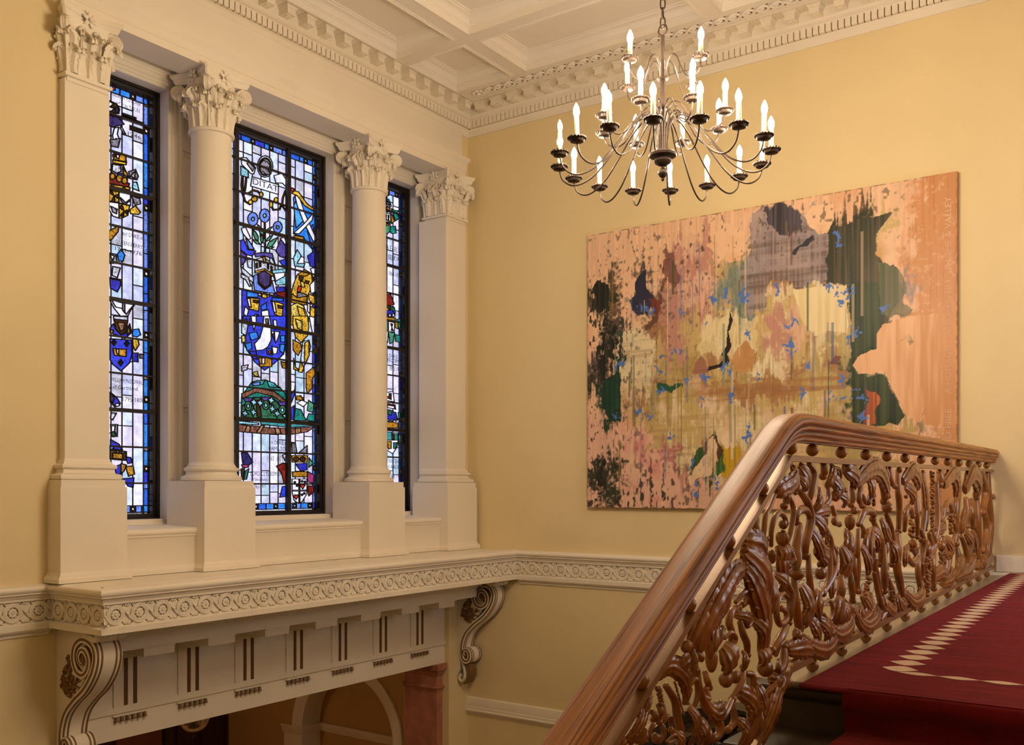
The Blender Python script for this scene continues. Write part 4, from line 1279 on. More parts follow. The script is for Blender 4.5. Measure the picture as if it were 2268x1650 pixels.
def capital(parent, square):
    if not square:
        bell = MB().lathe([(0.172,ZA-0.06),(0.172,ZA-0.028),(0.192,ZA-0.024),(0.198,ZA-0.012),(0.196,ZA),(0.184,ZA+0.006),(0.172,ZA+0.01),(0.170,ZA+0.2),(0.178,ZA+0.32),(0.20,ZA+0.40),(0.208,ZA+0.42)], n=40)
    else:
        bell = MB(); ring = lambda s, z: [(s*x+ox, s2*y, z) for x, y, ox, s2 in ((0.17,-0.172,0,s),(0.17,0.172,0,s),(-0.17,0.172,0,s),(-0.17,-0.172,0,s))]
        rows = [ring(s, z) for s, z in ((0.98,ZA-0.06),(0.98,ZA-0.03),(1.10,ZA-0.026),(1.13,ZA-0.012),(1.11,ZA),(1.02,ZA+0.006),(0.97,ZA+0.012),(0.96,ZA+0.2),(1.0,ZA+0.32),(1.12,ZA+0.40),(1.16,ZA+0.42))]
        bell.grid(rows, closed_v=True); bell.cap(rows[-1])
    cap_ = bell.build('capital', M['trim'], parent)
    inst('abacus', ABA, cap_)
    for k in range(4):
        th = PI/2*k + PI/4
        d = Vector((math.cos(th), math.sin(th), 0))
        inst('volute', VOL, cap_, (d.x*0.285, d.y*0.285, ZA+0.338), (PI/2, 0, th))
        # stalk curling up under each volute
        pts = [d*0.165+Vector((0,0,ZA+0.15)), d*0.185+Vector((0,0,ZA+0.27)), d*0.225+Vector((0,0,ZA+0.37)), d*0.275+Vector((0,0,ZA+0.408))]
        tn = Vector((-d.y, d.x, 0))
        MB().tube(spline(pts, 4), 0.02, 8, up=tn, flat=(1.5,0.7)).build('stalk', M['trim'], cap_)
        inst('acanthus_leaf', LEAF_MID, cap_, (d.x*0.175, d.y*0.175, ZA+0.12), (0,0,th-PI/2), (1.25,1.5,1.0))
    rad = 0.172
    def place(me, nm, th, z, r, sc=(1,1,1)):
        if not square:
            inst(nm, me, cap_, (r*math.cos(th), r*math.sin(th), z), (0,0,th-PI/2), sc)
    if not square:
        for k in range(8): place(LEAF_LO, 'acanthus_leaf', PI/4*k+PI/8, ZA+0.008, 0.170)
        for k in range(8): place(LEAF_HI, 'acanthus_leaf', PI/4*k, ZA+0.008, 0.166)
    else:
        for th, cx, cy in ((0,1,0),(PI/2,0,1),(-PI/2,0,-1),(PI,-1,0)):
            tn = (-math.sin(th), math.cos(th))
            for t in (-0.092, 0.092): inst('acanthus_leaf', LEAF_LO, cap_, (cx*0.166+tn[0]*t, cy*0.166+tn[1]*t, ZA+0.008), (0,0,th-PI/2), (1.2,1,1))
            inst('acanthus_leaf', LEAF_HI, cap_, (cx*0.160, cy*0.160, ZA+0.008), (0,0,th-PI/2), (1.0,1,1))
        for k in range(4):
            th = PI/2*k+PI/4
            inst('acanthus_leaf', LEAF_HI, cap_, (0.225*math.cos(th), 0.225*math.sin(th), ZA+0.008), (0,0,th-PI/2), (1.1,1,1))
    for k in range(4):
        th = PI/2*k; c, s_ = math.cos(th), math.sin(th)
        inst('lily_flower', LIL, cap_, (c*0.185, s_*0.185, ZT-0.05), (0,0,th-PI/2), (1.15,1.15,1.15))
        for sg in (-1, 1):
            t = 0.062*sg; r_ = 0.195
            inst('helix', HEL, cap_, (c*r_-s_*t, s_*r_+c*t, ZA+0.345), (0, 0, th-PI/2), (sg, 1, 1))
            pts = [(c*0.172-s_*t*1.35, s_*0.172+c*t*1.35, ZA+0.17), (c*0.182-s_*t*1.6, s_*0.182+c*t*1.6, ZA+0.27), (c*0.197-s_*t*1.42, s_*0.197+c*t*1.42, ZA+0.35)]
            MB().tube(spline(pts, 4), [0.012]*9, 6).build('caulis', M['trim'], cap_)
            inst('caulis_leaf', LEAF_MID, cap_, (c*0.170-s_*t*1.1, s_*0.170+c*t*1.1, ZA+0.13), (0,0,th-PI/2+0.2*sg), (1,1.1,1))
    return cap_

PBASE = [(0,0.078),(0.004,0.074),(0.008,0.056),(0.016,0.05),(0.022,0.046),(0.026,0.034),(0.03,0.03),(0.03,0.0),(0,0.0)]
ATTIC = [(0.055,0.767),(0.066,0.773),(0.070,0.788),(0.066,0.803),(0.054,0.811),(0.040,0.814),(0.030,0.824),(0.024,0.842),(0.026,0.85),(0.036,0.853),(0.042,0.86),(0.043,0.870),(0.040,0.880),(0.030,0.886),(0.018,0.888),(0.018,0.900),(0.008,0.908),(0.0,0.930)]
COLX = -0.016
def column(yc, square, label, name):
    root = tag(empty(name, (COLX, yc, 0)), label, 'pilaster' if square else 'column', 'order of the window bay', 'thing')
    ped = MB().box(-0.26, 0.26, -0.272, 0.272, 0, 0.712)
    ped.mould([(-0.26,-0.272),(0.26,-0.272),(0.26,0.272),(-0.26,0.272)], PBASE)
    pd = ped.build('pedestal', M['trim'], root)
    MB().box(-0.25, 0.25, -0.261, 0.261, 0.712, 0.767).build('plinth', M['trim'], pd, False)
    if not square:
        MB().lathe([(0.19+p, z) for p, z in ATTIC], n=48).build('base', M['trim'], root)
        MB().lathe([(0.19,0.93),(0.1895,1.4),(0.188,2.0),(0.184,2.7),(0.178,3.3),(0.1725,3.72),(0.172,3.775)], n=48).build('shaft', M['trim'], root)
    else:
        path = [(-0.2,-0.1815),(0.161,-0.1815),(0.161,0.1815),(-0.2,0.1815)]
        MB().mould(path, [(-0.1,0.767)]+ATTIC+[(-0.1,0.93)]).build('base', M['trim'], root)
        MB().box(-0.24, 0.161, -0.1815, 0.1815, 0.767, 3.79).build('shaft', M['trim'], root, False)
    capital(root, square)
    return root
column(PED[0], True, 'square cream pilaster with leafy capital beside the narrow window at left', 'pilaster')
column(PED[1], False, 'round cream column with leafy capital standing left of the wide central window', 'column')
column(PED[2], False, 'round cream column with leafy capital standing right of the wide central window', 'column')
column(PED[3], True, 'square cream pilaster with leafy capital next to the painting wall corner', 'pilaster')
# ================================================================ chandelier
CHC = Vector((4.52, -3.90, -0.045))
M['candle'] = paint('ivory_candle_sleeve', (246, 232, 186), 0.45, 0.02)
bm2, nt2, b2 = new_mat('lit_flame_bulb')
b2.inputs['Base Color'].default_value = (1, 0.9, 0.7, 1)
b2.inputs['Emission Color'].default_value = (1.0, 0.81, 0.56, 1)
b2.inputs['Emission Strength'].default_value = 390.0
M['bulb'] = bm2
M['bulb_off'] = paint('unlit_clear_bulb', (235, 225, 200), 0.1, 0.02, spec=0.8)
ch = tag(empty('chandelier', tuple(CHC)), 'dark iron chandelier with tiers of electric candles hanging from a chain', 'chandelier')
# stem, urn and finial
MB().lathe([(0.0005,2.545),(0.007,2.552),(0.010,2.558),(0.008,2.565),(0.018,2.574),(0.027,2.588),(0.029,2.602),(0.022,2.616),(0.010,2.624),(0.010,2.632),(0.026,2.64),(0.046,2.652),(0.052,2.664),(0.050,2.672),(0.036,2.676),(0.040,2.682),(0.078,2.692),(0.083,2.704),(0.080,2.712),(0.060,2.716),(0.050,2.72),(0.0005,2.724)], n=28).build('urn', M['iron'], ch)
MB().tube([(0,0,2.72),(0,0,3.40)], 0.011, 12).build('stem', M['iron'], ch)
for k in range(3):      # collars tying the bundle of arms
    MB().lathe([(0.030,0),(0.036,0.006),(0.030,0.012)], (0,0,2.80+0.17*k), 20).build('collar', M['iron'], ch)
hook = MB().tube([(0.0,0,3.40),(0.02,0,3.41),(0.028,0,3.43),(0.02,0,3.455),(0,0,3.463),(-0.02,0,3.455),(-0.028,0,3.43),(-0.02,0,3.41),(0,0,3.40)], 0.005, 8)
hook.build('hook', M['iron'], ch)
lkm = MB().tube([(0.014*math.cos(2*PI*k/16), 0, 0.026*math.sin(2*PI*k/16)+0.008*(1 if math.sin(2*PI*k/16) > 0 else -1)) for k in range(17)], 0.0042, 7, cap=False).mesh('chain_link', M['iron'])
zc_ = 3.475; k = 0
while zc_ < 5.25:
    inst('chain_link', lkm, ch, (0, 0, zc_), (0, 0, PI/2*(k % 2)+0.2)); zc_ += 0.056; k += 1
MB().lathe([(0.09,5.235),(0.085,5.215),(0.05,5.20),(0.02,5.18),(0.012,5.16)], n=24).build('ceiling_rose', M['iron'], ch)

def drip_pan(r):
    g = MB(); n = 40
    prof = [(0.001,-0.004),(0.5*r,-0.003),(0.80*r,0.002),(0.90*r,0.010)]
    rows = [[(rr*math.cos(2*PI*q/n), rr*math.sin(2*PI*q/n), z) for q in range(n)] for rr, z in prof]
    rows.append([((r*(0.97+0.05*abs(math.cos(8*2*PI*q/n*0.5*1.25))))*math.cos(2*PI*q/n), (r*(0.97+0.05*abs(math.cos(5*2*PI*q/n))))*math.sin(2*PI*q/n), 0.020+0.010*abs(math.cos(10*2*PI*q/n/2))) for q in range(n)])
    g.grid(rows, closed_v=True)
    g.grid([[(x, y, z+0.003) for x, y, z in r_] for r_ in rows], closed_v=True)
    # scalloped rim of small lobes
    for q in range(16):
        a = 2*PI*q/16
        g.sphere((r*0.96*math.cos(a), r*0.96*math.sin(a), 0.022), (0.0105,0.0105,0.008), 7, 5)
    g.lathe([(0.017,0.0),(0.017,0.022)], n=14)
    return g
BULB = MB().lathe([(0.010,0),(0.0125,0.006),(0.0165,0.02),(0.0175,0.032),(0.0155,0.046),(0.010,0.06),(0.004,0.072),(0.0005,0.077)], n=14)
bulb_on = BULB.mesh('bulb', M['bulb']); bulb_off = BULB.mesh('bulb', M['bulb_off'])
VW = Vector((-math.sin(R(35.0575)), math.cos(R(35.0575)), 0)); RW = Vector((math.cos(R(35.0575)), math.sin(R(35.0575)), 0))
def arms(n, phase, prof, rad, pan_r, hgt, off=()):
    pm = drip_pan(pan_r).mesh('drip_pan', M['iron'])
    cs = MB().lathe([(0.0135,0.0),(0.0135,hgt-0.004),(0.011,hgt)], n=14).mesh('candle', M['candle'])
    pr = spline([(r_, z) for r_, z in [(q[0], q[1]) for q in prof]] if False else [(q[0], q[1], 0) for q in prof], 6)
    for k in range(n):
        ph = R(phase + 360.0*k/n)
        d = VW*math.cos(ph) + RW*math.sin(ph)
        a = MB().tube([(d.x*p[0], d.y*p[0], p[1]) for p in pr], rad, 7).build('arm', M['iron'], ch)
        e = pr[-1]; pos = (d.x*e[0], d.y*e[0], e[1])
        inst('drip_pan', pm, a, pos)
        tx_, ty_ = random.uniform(-0.025, 0.025), random.uniform(-0.025, 0.025)
        inst('candle', cs, a, (pos[0], pos[1], pos[2]+0.004), (tx_, ty_, 0))
        tip = Matrix.Rotation(ty_, 3, 'Y') @ Vector((0,0,hgt)); tip = Matrix.Rotation(tx_, 3, 'X') @ Vector((0,0,hgt)) + Vector((math.sin(ty_)*hgt,0,0))
        inst('bulb', bulb_off if k in off else bulb_on, a, (pos[0]+tip.x, pos[1]+tip.y, pos[2]+0.004+tip.z), (tx_, ty_, 0))
Z0 = 2.66
arms(16, -9.0, [(0.026,2.72),(0.030,2.80),(0.045,2.88),(0.085,2.925),(0.14,2.915),(0.21,2.85),(0.30,2.73),(0.39,2.625),(0.47,2.572),(0.54,2.563),(0.595,2.60),(0.615,2.66)], 0.0052, 0.046, 0.135, (12,))
arms(8, -17.0, [(0.018,2.72),(0.020,2.90),(0.032,2.97),(0.065,3.005),(0.115,2.985),(0.17,2.90),(0.225,2.825),(0.285,2.795),(0.345,2.82),(0.37,2.872)], 0.005, 0.044, 0.125)
arms(4, -40.0, [(0.012,2.72),(0.014,3.12),(0.028,3.22),(0.062,3.268),(0.105,3.245),(0.145,3.16),(0.185,3.10),(0.235,3.085),(0.272,3.12),(0.28,3.165)], 0.005, 0.042, 0.105)
PAINT_SHAPES = """inner 533,1003 607,990 643,938 656,891 705,889 715,913 768,903 834,912 856,905 819,853 819,781 868,744 885,705 878,642 902,607 868,592 829,571 819,500 768,475 762,453 778,422 839,423 858,360 890,293 883,261 834,273 814,225 868,126 768,48 372,24 297,16 290,141 271,216 205,218 202,286 179,321 110,309 68,311 47,402 51,472 96,506 110,628 134,641 151,669 199,701 212,767 179,832 225,825 229,910 264,911 284,860 303,886 309,951 347,951 385,886 421,833 463,825 484,868 481,918 510,983
grey 504,970 539,1001 607,987 640,935 662,883 700,866 700,728 613,714 601,750 551,744 528,650 493,640 475,756 493,866
dkgrey 533,996 607,987 635,943 618,892 585,891 568,929 539,928
curtain 700,890 768,900 834,909 853,905 819,853 819,781 868,740 878,642 834,570 819,500 762,456 760,513 752,706 700,721
curtain2 752,713 829,701 834,570 819,500 762,453 780,418 839,420 853,360 883,293 868,265 762,267 757,433
curtain3 819,762 868,740 885,702 878,636 901,607 897,591 858,593 829,610 824,702
cream 610,711 748,706 748,554 705,566 665,553 635,608 629,643
creamL 117,627 179,650 199,573 199,452 117,451
creamC 347,644 445,661 516,609 510,511 397,523 347,542
slategrn 427,850 487,818 516,693 493,619 457,666 397,710 409,795
dkL1 22,795 29,825 40,835 61,805 68,711 26,712
dkL2 4,758 22,764 22,709 4,707
dkL3 33,684 61,696 89,661 96,584 75,477 54,464 33,481 40,597
grnL 51,468 96,483 110,628 112,309 75,309 54,363 46,410
navy 134,740 157,763 151,799 168,834 191,839 193,785 219,747 199,701 199,678 165,686 148,708
maroon 199,754 225,735 245,747 242,717 229,674 209,692
maroon2 242,912 271,899 290,814 284,741 258,790 242,792
squig 440,668 450,635 443,607 437,590 446,553 440,529 432,519 440,497 433,480 409,478 378,468 380,481 412,492 421,506 415,521 433,548 433,591 440,633
dksw 662,873 665,859 640,840 629,842 618,823 607,824 613,841 635,851 646,870
mound 335,461 340,499 357,523 369,507 380,463
house 450,507 460,548 487,563 507,522 504,459 454,463
mound2 705,465 721,490 736,489 729,459
ochre 117,412 245,441 433,433 585,435 705,451 747,421 742,381 551,368 309,362 131,366
greenC 219,435 309,425 309,414 245,403 225,409
yellow 427,240 457,210 475,181 460,132 427,103 409,132
dkbrown 372,242 403,241 427,197 415,161 385,176 369,213
whblob 421,261 427,297 445,303 460,260 457,210 433,200 418,226
whblob2 372,184 381,234 397,241 403,212 397,125 372,111 322,75 328,111
greenB 347,221 372,198 372,140 347,111 335,126
greenB2 397,161 427,182 427,125 397,104
rust 793,384 819,366 826,342 816,310 821,274 793,265 788,312 801,344
blackB 18,169 54,184 61,90 54,17 18,12 29,91
grsp1 868,546 890,550 897,517 873,507
grsp2 905,260 931,268 940,233 917,224
grsp3 921,291 929,296 927,278
pinkdrop 816,788 829,851 853,847 868,779 853,749 829,754
pinkbot 124,289 199,271 212,218 290,208 297,45 245,15 124,14
mauve 212,210 297,222 297,149 245,135
peach1 484,918 487,867 472,831 439,825 409,860 372,895 397,934 433,963
peach2 834,573 820,546 819,500 773,477 762,453 777,424 839,425 858,360 888,290 926,259 1006,255 1006,586 897,588
peach3 138,808 179,832 199,769 179,741 138,747 110,782
peach4 643,942 662,972 715,967 715,913 700,876 673,878 654,899"""
PAINT_SPOTS = "172,712 192,702 158,706 607,598 601,537 607,522 834,629 710,710 731,690 742,661 757,686 715,370 731,409 747,354 768,379 788,351 445,453 481,713 427,713 397,710 493,591 360,628 357,366 451,382 232,404 232,524 284,549 316,450 271,543 179,340 205,331 651,456 528,432 568,714 487,237 493,273 96,329 110,513 694,358 629,369 271,253 433,734 726,864 731,837 773,551 747,547 335,148 378,452 427,476 232,464 347,67 409,89 212,691 297,680 457,688 793,298"
PAINT_MAP = """ppppppppppppppppppoo
ppppprPrppggggkkypoo
pdpdprrrysgmgmkkypoo
kkpdbrPPssmnbmkklpoo
pdppbrrrysycywwkkgoo
pdGwnrycccyrPwykkpoo
dpGwyrylcnyrycllkpoo
kGccylinylwcnlnGppoo
pGynlllnlnlnlylGGpoo
PGPyycycycyycylGnpoo
PPPPyyyycccyyyllllpo
PkPrrrcblyyyyylllppo
kkPPPrrGcyyyyyllpppo
PkPPPPPPPPPPPPPPpppo"""
PAINT_PAL = dict(p=(242,198,162), P=(236,188,164), o=(216,154,102), c=(236,216,172), y=(212,184,124), l=(192,168,108), n=(178,132,92), m=(150,118,112), g=(154,142,146), d=(96,80,74), k=(58,60,44), G=(36,70,52), s=(124,144,138), r=(204,150,134), w=(242,226,190), b=(112,78,62), i=(190,160,96))
# ================================================================ the large abstract painting
PX0, PX1, PZ0, PZ1, PYF = 1.742, 5.423, 0.497, 3.43, -0.06
def vnoise(rs_, nz, nx, gz, gx):
    """smooth value noise of grid gz x gx sampled nz x nx"""
    g = rs_.rand(gz+3, gx+3)
    z = np.linspace(0, gz, nz); x = np.linspace(0, gx, nx)
    zi = z.astype(int); xi = x.astype(int); zf = (z-zi)[:,None]; xf = (x-xi)[None,:]
    zf = zf*zf*(3-2*zf); xf = xf*xf*(3-2*xf)
    a = g[np.ix_(zi, xi)]; b = g[np.ix_(zi, xi+1)]; c = g[np.ix_(zi+1, xi)]; d = g[np.ix_(zi+1, xi+1)]
    return (a*(1-xf)+b*xf)*(1-zf) + (c*(1-xf)+d*xf)*zf
def fbm(rs_, nz, nx, gz, gx, o=4):
    s = np.zeros((nz, nx)); amp = 1.0; tot = 0
    for k in range(o):
        s += amp*vnoise(rs_, nz, nx, min(gz*2**k, nz-1), min(gx*2**k, nx-1)); tot += amp; amp *= 0.55
    return s/tot
def make_painting():
    nx, nz = 600, 478
    rs_ = np.random.RandomState(5)
    U, V_ = np.meshgrid(np.linspace(0, 1, nx), np.linspace(0, 1, nz))
    sh = {}
    for ln_ in PAINT_SHAPES.strip().split('\n'):
        p = ln_.split(); sh[p[0]] = [tuple(int(v)/1000 for v in q.split(',')) for q in p[1:]]
    wu = (fbm(rs_, nz, nx, 24, 30, 4)-0.5); wv = (fbm(rs_, nz, nx, 12, 60, 4)-0.5)
    vstreak = fbm(rs_, nz, nx, 5, 90, 3); vst2 = fbm(rs_, nz, nx, 3, 200, 2); hstreak = fbm(rs_, nz, nx, 70, 4, 3)
    med = fbm(rs_, nz, nx, 10, 12, 4); fine = fbm(rs_, nz, nx, 90, 130, 3); spk = fbm(rs_, nz, nx, 60, 110, 2); blot = fbm(rs_, nz, nx, 14, 22, 4)
    def mask(nm, wa=0.03):
        P_ = np.stack([(U+wu*wa).ravel(), (V_+wv*wa*1.5).ravel()], 1)
        return in_poly(P_, sh[nm]).reshape(nz, nx).astype(float)
    C = np.zeros((nz, nx, 3))
    lin = lambda c: np.array(s2l(c))
    def mixc(m_, c):
        m_ = np.clip(m_, 0, 1)[..., None]; C[:] = C*(1-m_) + lin(c)*m_
    def blend(a, b, t): t = np.clip(t, 0, 1)[..., None]; return lin(a)*(1-t) + lin(b)*t
    # ground colours in broad patches, dragged and broken up by noise
    rows_ = PAINT_MAP.split('\n'); H_, W_ = len(rows_), 20
    pm = np.array([[lin(PAINT_PAL[rows_[H_-1-r_][c_]]) for c_ in range(W_)] for r_ in range(H_)])
    drip = fbm(rs_, nz, nx, 2, 120, 3)-0.5
    x = np.clip((U + wu*0.10 + (fine-0.5)*0.05)*W_-0.5, 0, W_-1.001); y = np.clip((V_ + wv*0.12 + drip*0.20 + (fine-0.5)*0.05)*H_-0.5, 0, H_-1.001)
    xi, yi = x.astype(int), y.astype(int); xf, yf = (x-xi)[...,None], (y-yi)[...,None]
    sm = lambda t_: np.clip((t_-0.5)*2.6+0.5, 0, 1)
    xf, yf = sm(xf), sm(yf)
    C[:] = (pm[yi, xi]*(1-xf)+pm[yi, xi+1]*xf)*(1-yf) + (pm[yi+1, xi]*(1-xf)+pm[yi+1, xi+1]*xf)*yf
    I = mask('inner', 0.03)
    C *= (0.86 + 0.30*(vst2-0.3))[...,None]*np.where(I > 0, 1.0, 1.06)[...,None]
    t = np.clip((hstreak-0.60)*4, 0, 1)*I*np.clip((0.5-V_)*4, 0, 1); mixc(t*0.55, (172,124,82))
    t = np.clip((vst2-0.64)*5, 0, 1)*I; mixc(t*0.4, (128,116,66))
    t = np.clip((blot-0.60)*7, 0, 1)*I; mixc(t*0.55, (240,206,182))
    t = np.clip((spk-0.68)*9, 0, 1)*I*np.clip((V_-0.40)*5, 0, 1)*np.clip((0.62-U)*5, 0, 1); mixc(t*0.7, (120,84,72))
    r = np.clip((U-0.84)/0.10 + (vstreak-0.5)*1.0, 0, 1)*(1-I)
    mixc(r*np.clip((vst2-0.42)*3.0, 0, 1)*0.8, (192,122,72))
    mixc((1-I)*np.clip((fine-0.60)*2.5, 0, 1)*0.6, (252,220,192))
    mixc((1-I)*np.clip((med-0.58)*4, 0, 1)*0.5, (226,160,112))
    def put(nm, a, b, tex, wa=0.03, al=1.0, edge=None):
        m_ = mask(nm, wa)*al
        if edge is not None: m_ = m_*np.clip(edge, 0, 1)
        c = blend(a, b, tex); C[:] = C*(1-m_[...,None]) + c*m_[...,None]
    put('slategrn', (120,138,128), (168,158,132), (vstreak-0.35)*3, 0.06, 0.45)
    put('grey', (166,150,154), (112,96,94), (hstreak-0.35)*2.5+(vst2-0.5)*2, 0.03, 0.8)
    put('dkgrey', (58,56,64), (104,96,110), (vst2-0.35)*2.5, 0.05)
    put('cream', (240,222,176), (226,200,140), (vstreak-0.4)*2, 0.008)
    put('creamL', (232,216,176), (180,150,120), (hstreak-0.5)*3, 0.05, 0.9)
    put('creamC', (240,224,182), (224,200,136), (med-0.4)*2, 0.06, 0.6)
    put('ochre', (184,138,72), (150,96,70), (hstreak-0.4)*2.5, 0.05, 0.75, 0.35+(hstreak-0.45)*4)
    put('curtain', (52,54,40), (98,90,68), (vst2-0.38)*2.6, 0.012)
    put('curtain2', (34,50,38), (74,86,54), (vst2-0.4)*2.6, 0.012)
    put('curtain3', (86,98,68), (130,120,98), (vst2-0.4)*2.5, 0.015, 0.85)
    put('peach2', (240,190,146), (216,154,102), (vstreak-0.45)*2.0+(U-0.84)*7, 0.006); put('peach1', (244,202,164), (232,178,134), (med-0.45)*3, 0.006); put('peach3', (244,200,164), (234,180,140), (med-0.45)*3, 0.01); put('peach4', (246,206,168), (226,176,136), (blot-0.45)*3, 0.015)
    put('pinkdrop', (240,200,164), (216,168,110), (blot-0.45)*4, 0.03)
    put('grnL', (22,56,42), (40,86,60), (vst2-0.4)*3, 0.015)
    for nm in ('dkL1','dkL2','dkL3','blackB'): put(nm, (34,34,28), (58,66,50), (vst2-0.4)*2, 0.05, 1.0, (0.75-spk)*4 if nm != 'dkL1' else None)
    put('navy', (44,46,70), (66,62,84), (med-0.4)*2, 0.02); put('maroon', (130,66,56), (96,50,50), (vst2-0.4)*2, 0.03); put('maroon2', (128,78,74), (92,60,58), (vst2-0.4)*2, 0.06, 0.85)
    put('mound', (164,116,96), (136,92,78), (hstreak-0.4)*2, 0.006); put('house', (204,152,96), (172,110,70), (med-0.4)*2, 0.02, 0.9); put('mound2', (120,70,66), (140,90,80), med, 0.02)
    put('greenC', (40,90,66), (90,110,60), (hstreak-0.4)*3, 0.03)
    put('pinkbot', (236,190,166), (222,150,140), (blot-0.45)*4, 0.05, 0.85); put('mauve', (176,96,96), (210,150,140), (hstreak-0.4)*3, 0.06, 0.8)
    put('yellow', (206,166,36), (180,146,40), (vst2-0.4)*2, 0.03); put('dkbrown', (70,50,32), (100,70,44), (med-0.4)*2, 0.04); put('greenB', (44,86,46), (80,110,60), (vst2-0.4)*3, 0.04); put('greenB2', (50,92,52), (90,120,60), (vst2-0.4)*3, 0.04)
    put('whblob', (240,214,180), (220,184,140), (blot-0.4)*3, 0.02); put('whblob2', (236,206,170), (214,180,140), (blot-0.4)*3, 0.03)
    put('rust', (206,120,70), (150,66,40), (vst2-0.38)*3, 0.015); put('squig', (30,24,26), (50,34,30), med, 0.008); put('dksw', (44,46,62), (60,60,72), med, 0.01)
    for nm in ('grsp1','grsp2','grsp3'): put(nm, (150,128,100), (110,100,70), (blot-0.45)*4, 0.05, 0.8, (blot-0.35)*5)
    # dark broken speckle of the lower left and upper left ground
    left = np.clip((0.26-U)*6, 0, 1)*np.clip((spk*0.65+vst2*0.35-0.60)*14, 0, 1)*np.clip((0.95-V_)*8, 0, 1)
    low = np.clip((0.26-V_)*6, 0, 1)*np.clip((0.5-U)*4, 0, 1)*np.clip((spk*0.65+vst2*0.35-0.575)*14, 0, 1)
    top = np.clip((V_-0.70)*5, 0, 1)*np.clip((spk-0.72)*18, 0, 1)*(1-r)
    mixc(np.maximum(left, low)*0.95, (48,44,36)); mixc(top*0.7, (86,70,56))
    # thin vertical runs of paint
    for k in range(90):
        u0 = rs_.uniform(0.08, 0.80); v0 = rs_.uniform(0.12, 0.97); ln_ = rs_.uniform(0.04, 0.30); w_ = rs_.choice([0.0012, 0.002, 0.003])
        c = [(96,128,170),(120,150,140),(70,90,60),(150,120,60),(232,206,170),(70,96,150),(120,80,70),(220,190,160)][rs_.randint(8)]
        mm = (np.abs(U-u0) < w_)*(V_ < v0)*(V_ > v0-ln_)
        mixc(mm*rs_.uniform(0.35, 0.85), c)
    # cobalt splashes, broken crosses
    for q in PAINT_SPOTS.split():
        u0, v0 = (int(t_)/1000 for t_ in q.split(','))
        du, dv = U+wu*0.05-u0, V_+wv*0.05-v0
        s1 = rs_.uniform(0.006, 0.016); s2 = rs_.uniform(0.010, 0.030)
        mm = (np.abs(du) < s1)*(np.abs(dv) < 0.004) + (np.abs(du) < 0.003)*(np.abs(dv) < s2) + (du**2+dv**2 < 0.007**2)
        mixc(np.clip(mm, 0, 1)*(spk > 0.40), (84,124,204))
    # canvas edge wear
    edge = np.minimum.reduce([U*3.68, (1-U)*3.68, V_*2.93, (1-V_)*2.93])
    mixc((edge < 0.012)*np.clip((fine-0.45)*6, 0, 1)*0.8, (150,108,72))
    X = PX0+(PX1-PX0)*U; Z = PZ0+(PZ1-PZ0)*V_
    Y = PYF - 0.0025*(blot-0.5) - 0.0015*I
    co = np.stack([X, Y, Z], -1).reshape(-1, 3)
    idx = np.arange(nx*nz).reshape(nz, nx)
    q = np.stack([idx[:-1,:-1], idx[:-1,1:], idx[1:,1:], idx[1:,:-1]], -1).reshape(-1, 4)
    me = bpy.data.meshes.new('painted_surface')
    me.vertices.add(len(co)); me.vertices.foreach_set('co', co.ravel())
    me.loops.add(q.size); me.loops.foreach_set('vertex_index', q.ravel())
    me.polygons.add(len(q)); me.polygons.foreach_set('loop_start', np.arange(0, q.size, 4)); me.polygons.foreach_set('loop_total', np.full(len(q), 4))
    me.update(calc_edges=True)
    at = me.color_attributes.new('paint', 'FLOAT_COLOR', 'POINT')
    at.data.foreach_set('color', np.concatenate([C.reshape(-1, 3), np.ones((nx*nz, 1))], 1).astype(np.float32).ravel())
    m_, nt, b = new_mat('oil_paint_layers')
    ca = nt.nodes.new('ShaderNodeVertexColor'); ca.layer_name = 'paint'
    nt.links.new(ca.outputs['Color'], b.inputs['Base Color'])
    b.inputs['Roughness'].default_value = 0.42; b.inputs['Specular IOR Level'].default_value = 0.35
    tc = nt.nodes.new('ShaderNodeTexCoord'); nz_ = nt.nodes.new('ShaderNodeTexNoise'); nz_.inputs['Scale'].default_value = 60; nz_.inputs['Detail'].default_value = 6
    bp = nt.nodes.new('ShaderNodeBump'); bp.inputs['Strength'].default_value = 0.15; bp.inputs['Distance'].default_value = 0.004
    nt.links.new(tc.outputs['Object'], nz_.inputs['Vector']); nt.links.new(nz_.outputs['Fac'], bp.inputs['Height']); nt.links.new(bp.outputs['Normal'], b.inputs['Normal'])
    me.materials.append(m_)
    me.polygons.foreach_set('use_smooth', [True]*len(me.polygons))
    return me
ptg = tag(empty('painting', ((PX0+PX1)/2, 0, PZ0)), 'huge abstract canvas in peach, ochre, black and blue drips on the yellow wall', 'painting')
def to_root(o, root):
    o.parent = root; o.matrix_parent_inverse = Matrix.Translation(-root.location)
    return o
to_root(inst('painted_surface', make_painting()), ptg)
M['canvas_edge'] = paint('stained_canvas_edge', (176,124,78), 0.7, 0.25, 14)
to_root(MB().box(PX0, PX1, PYF+0.002, -0.008, PZ0, PZ1).build('stretcher', M['canvas_edge'], None, False), ptg)
M['scratch'] = paint('pale_scratched_lettering', (232,186,150), 0.6, 0.05)
for s_, z_, wd in (('Y AND FREE', 0.93, 0.46), ('A HOMAGE', 1.52, 0.40), ('AMORE STILL', 2.02, 0.50), ('IN THE & VALLEY', 2.60, 0.62)):
    me = text_mesh(s_, wd, 0.05); me.materials.append(M['scratch'])
    to_root(inst('lettering', me, None, (5.375, PYF-0.004, z_), (PI/2, -PI/2, 0)), ptg)
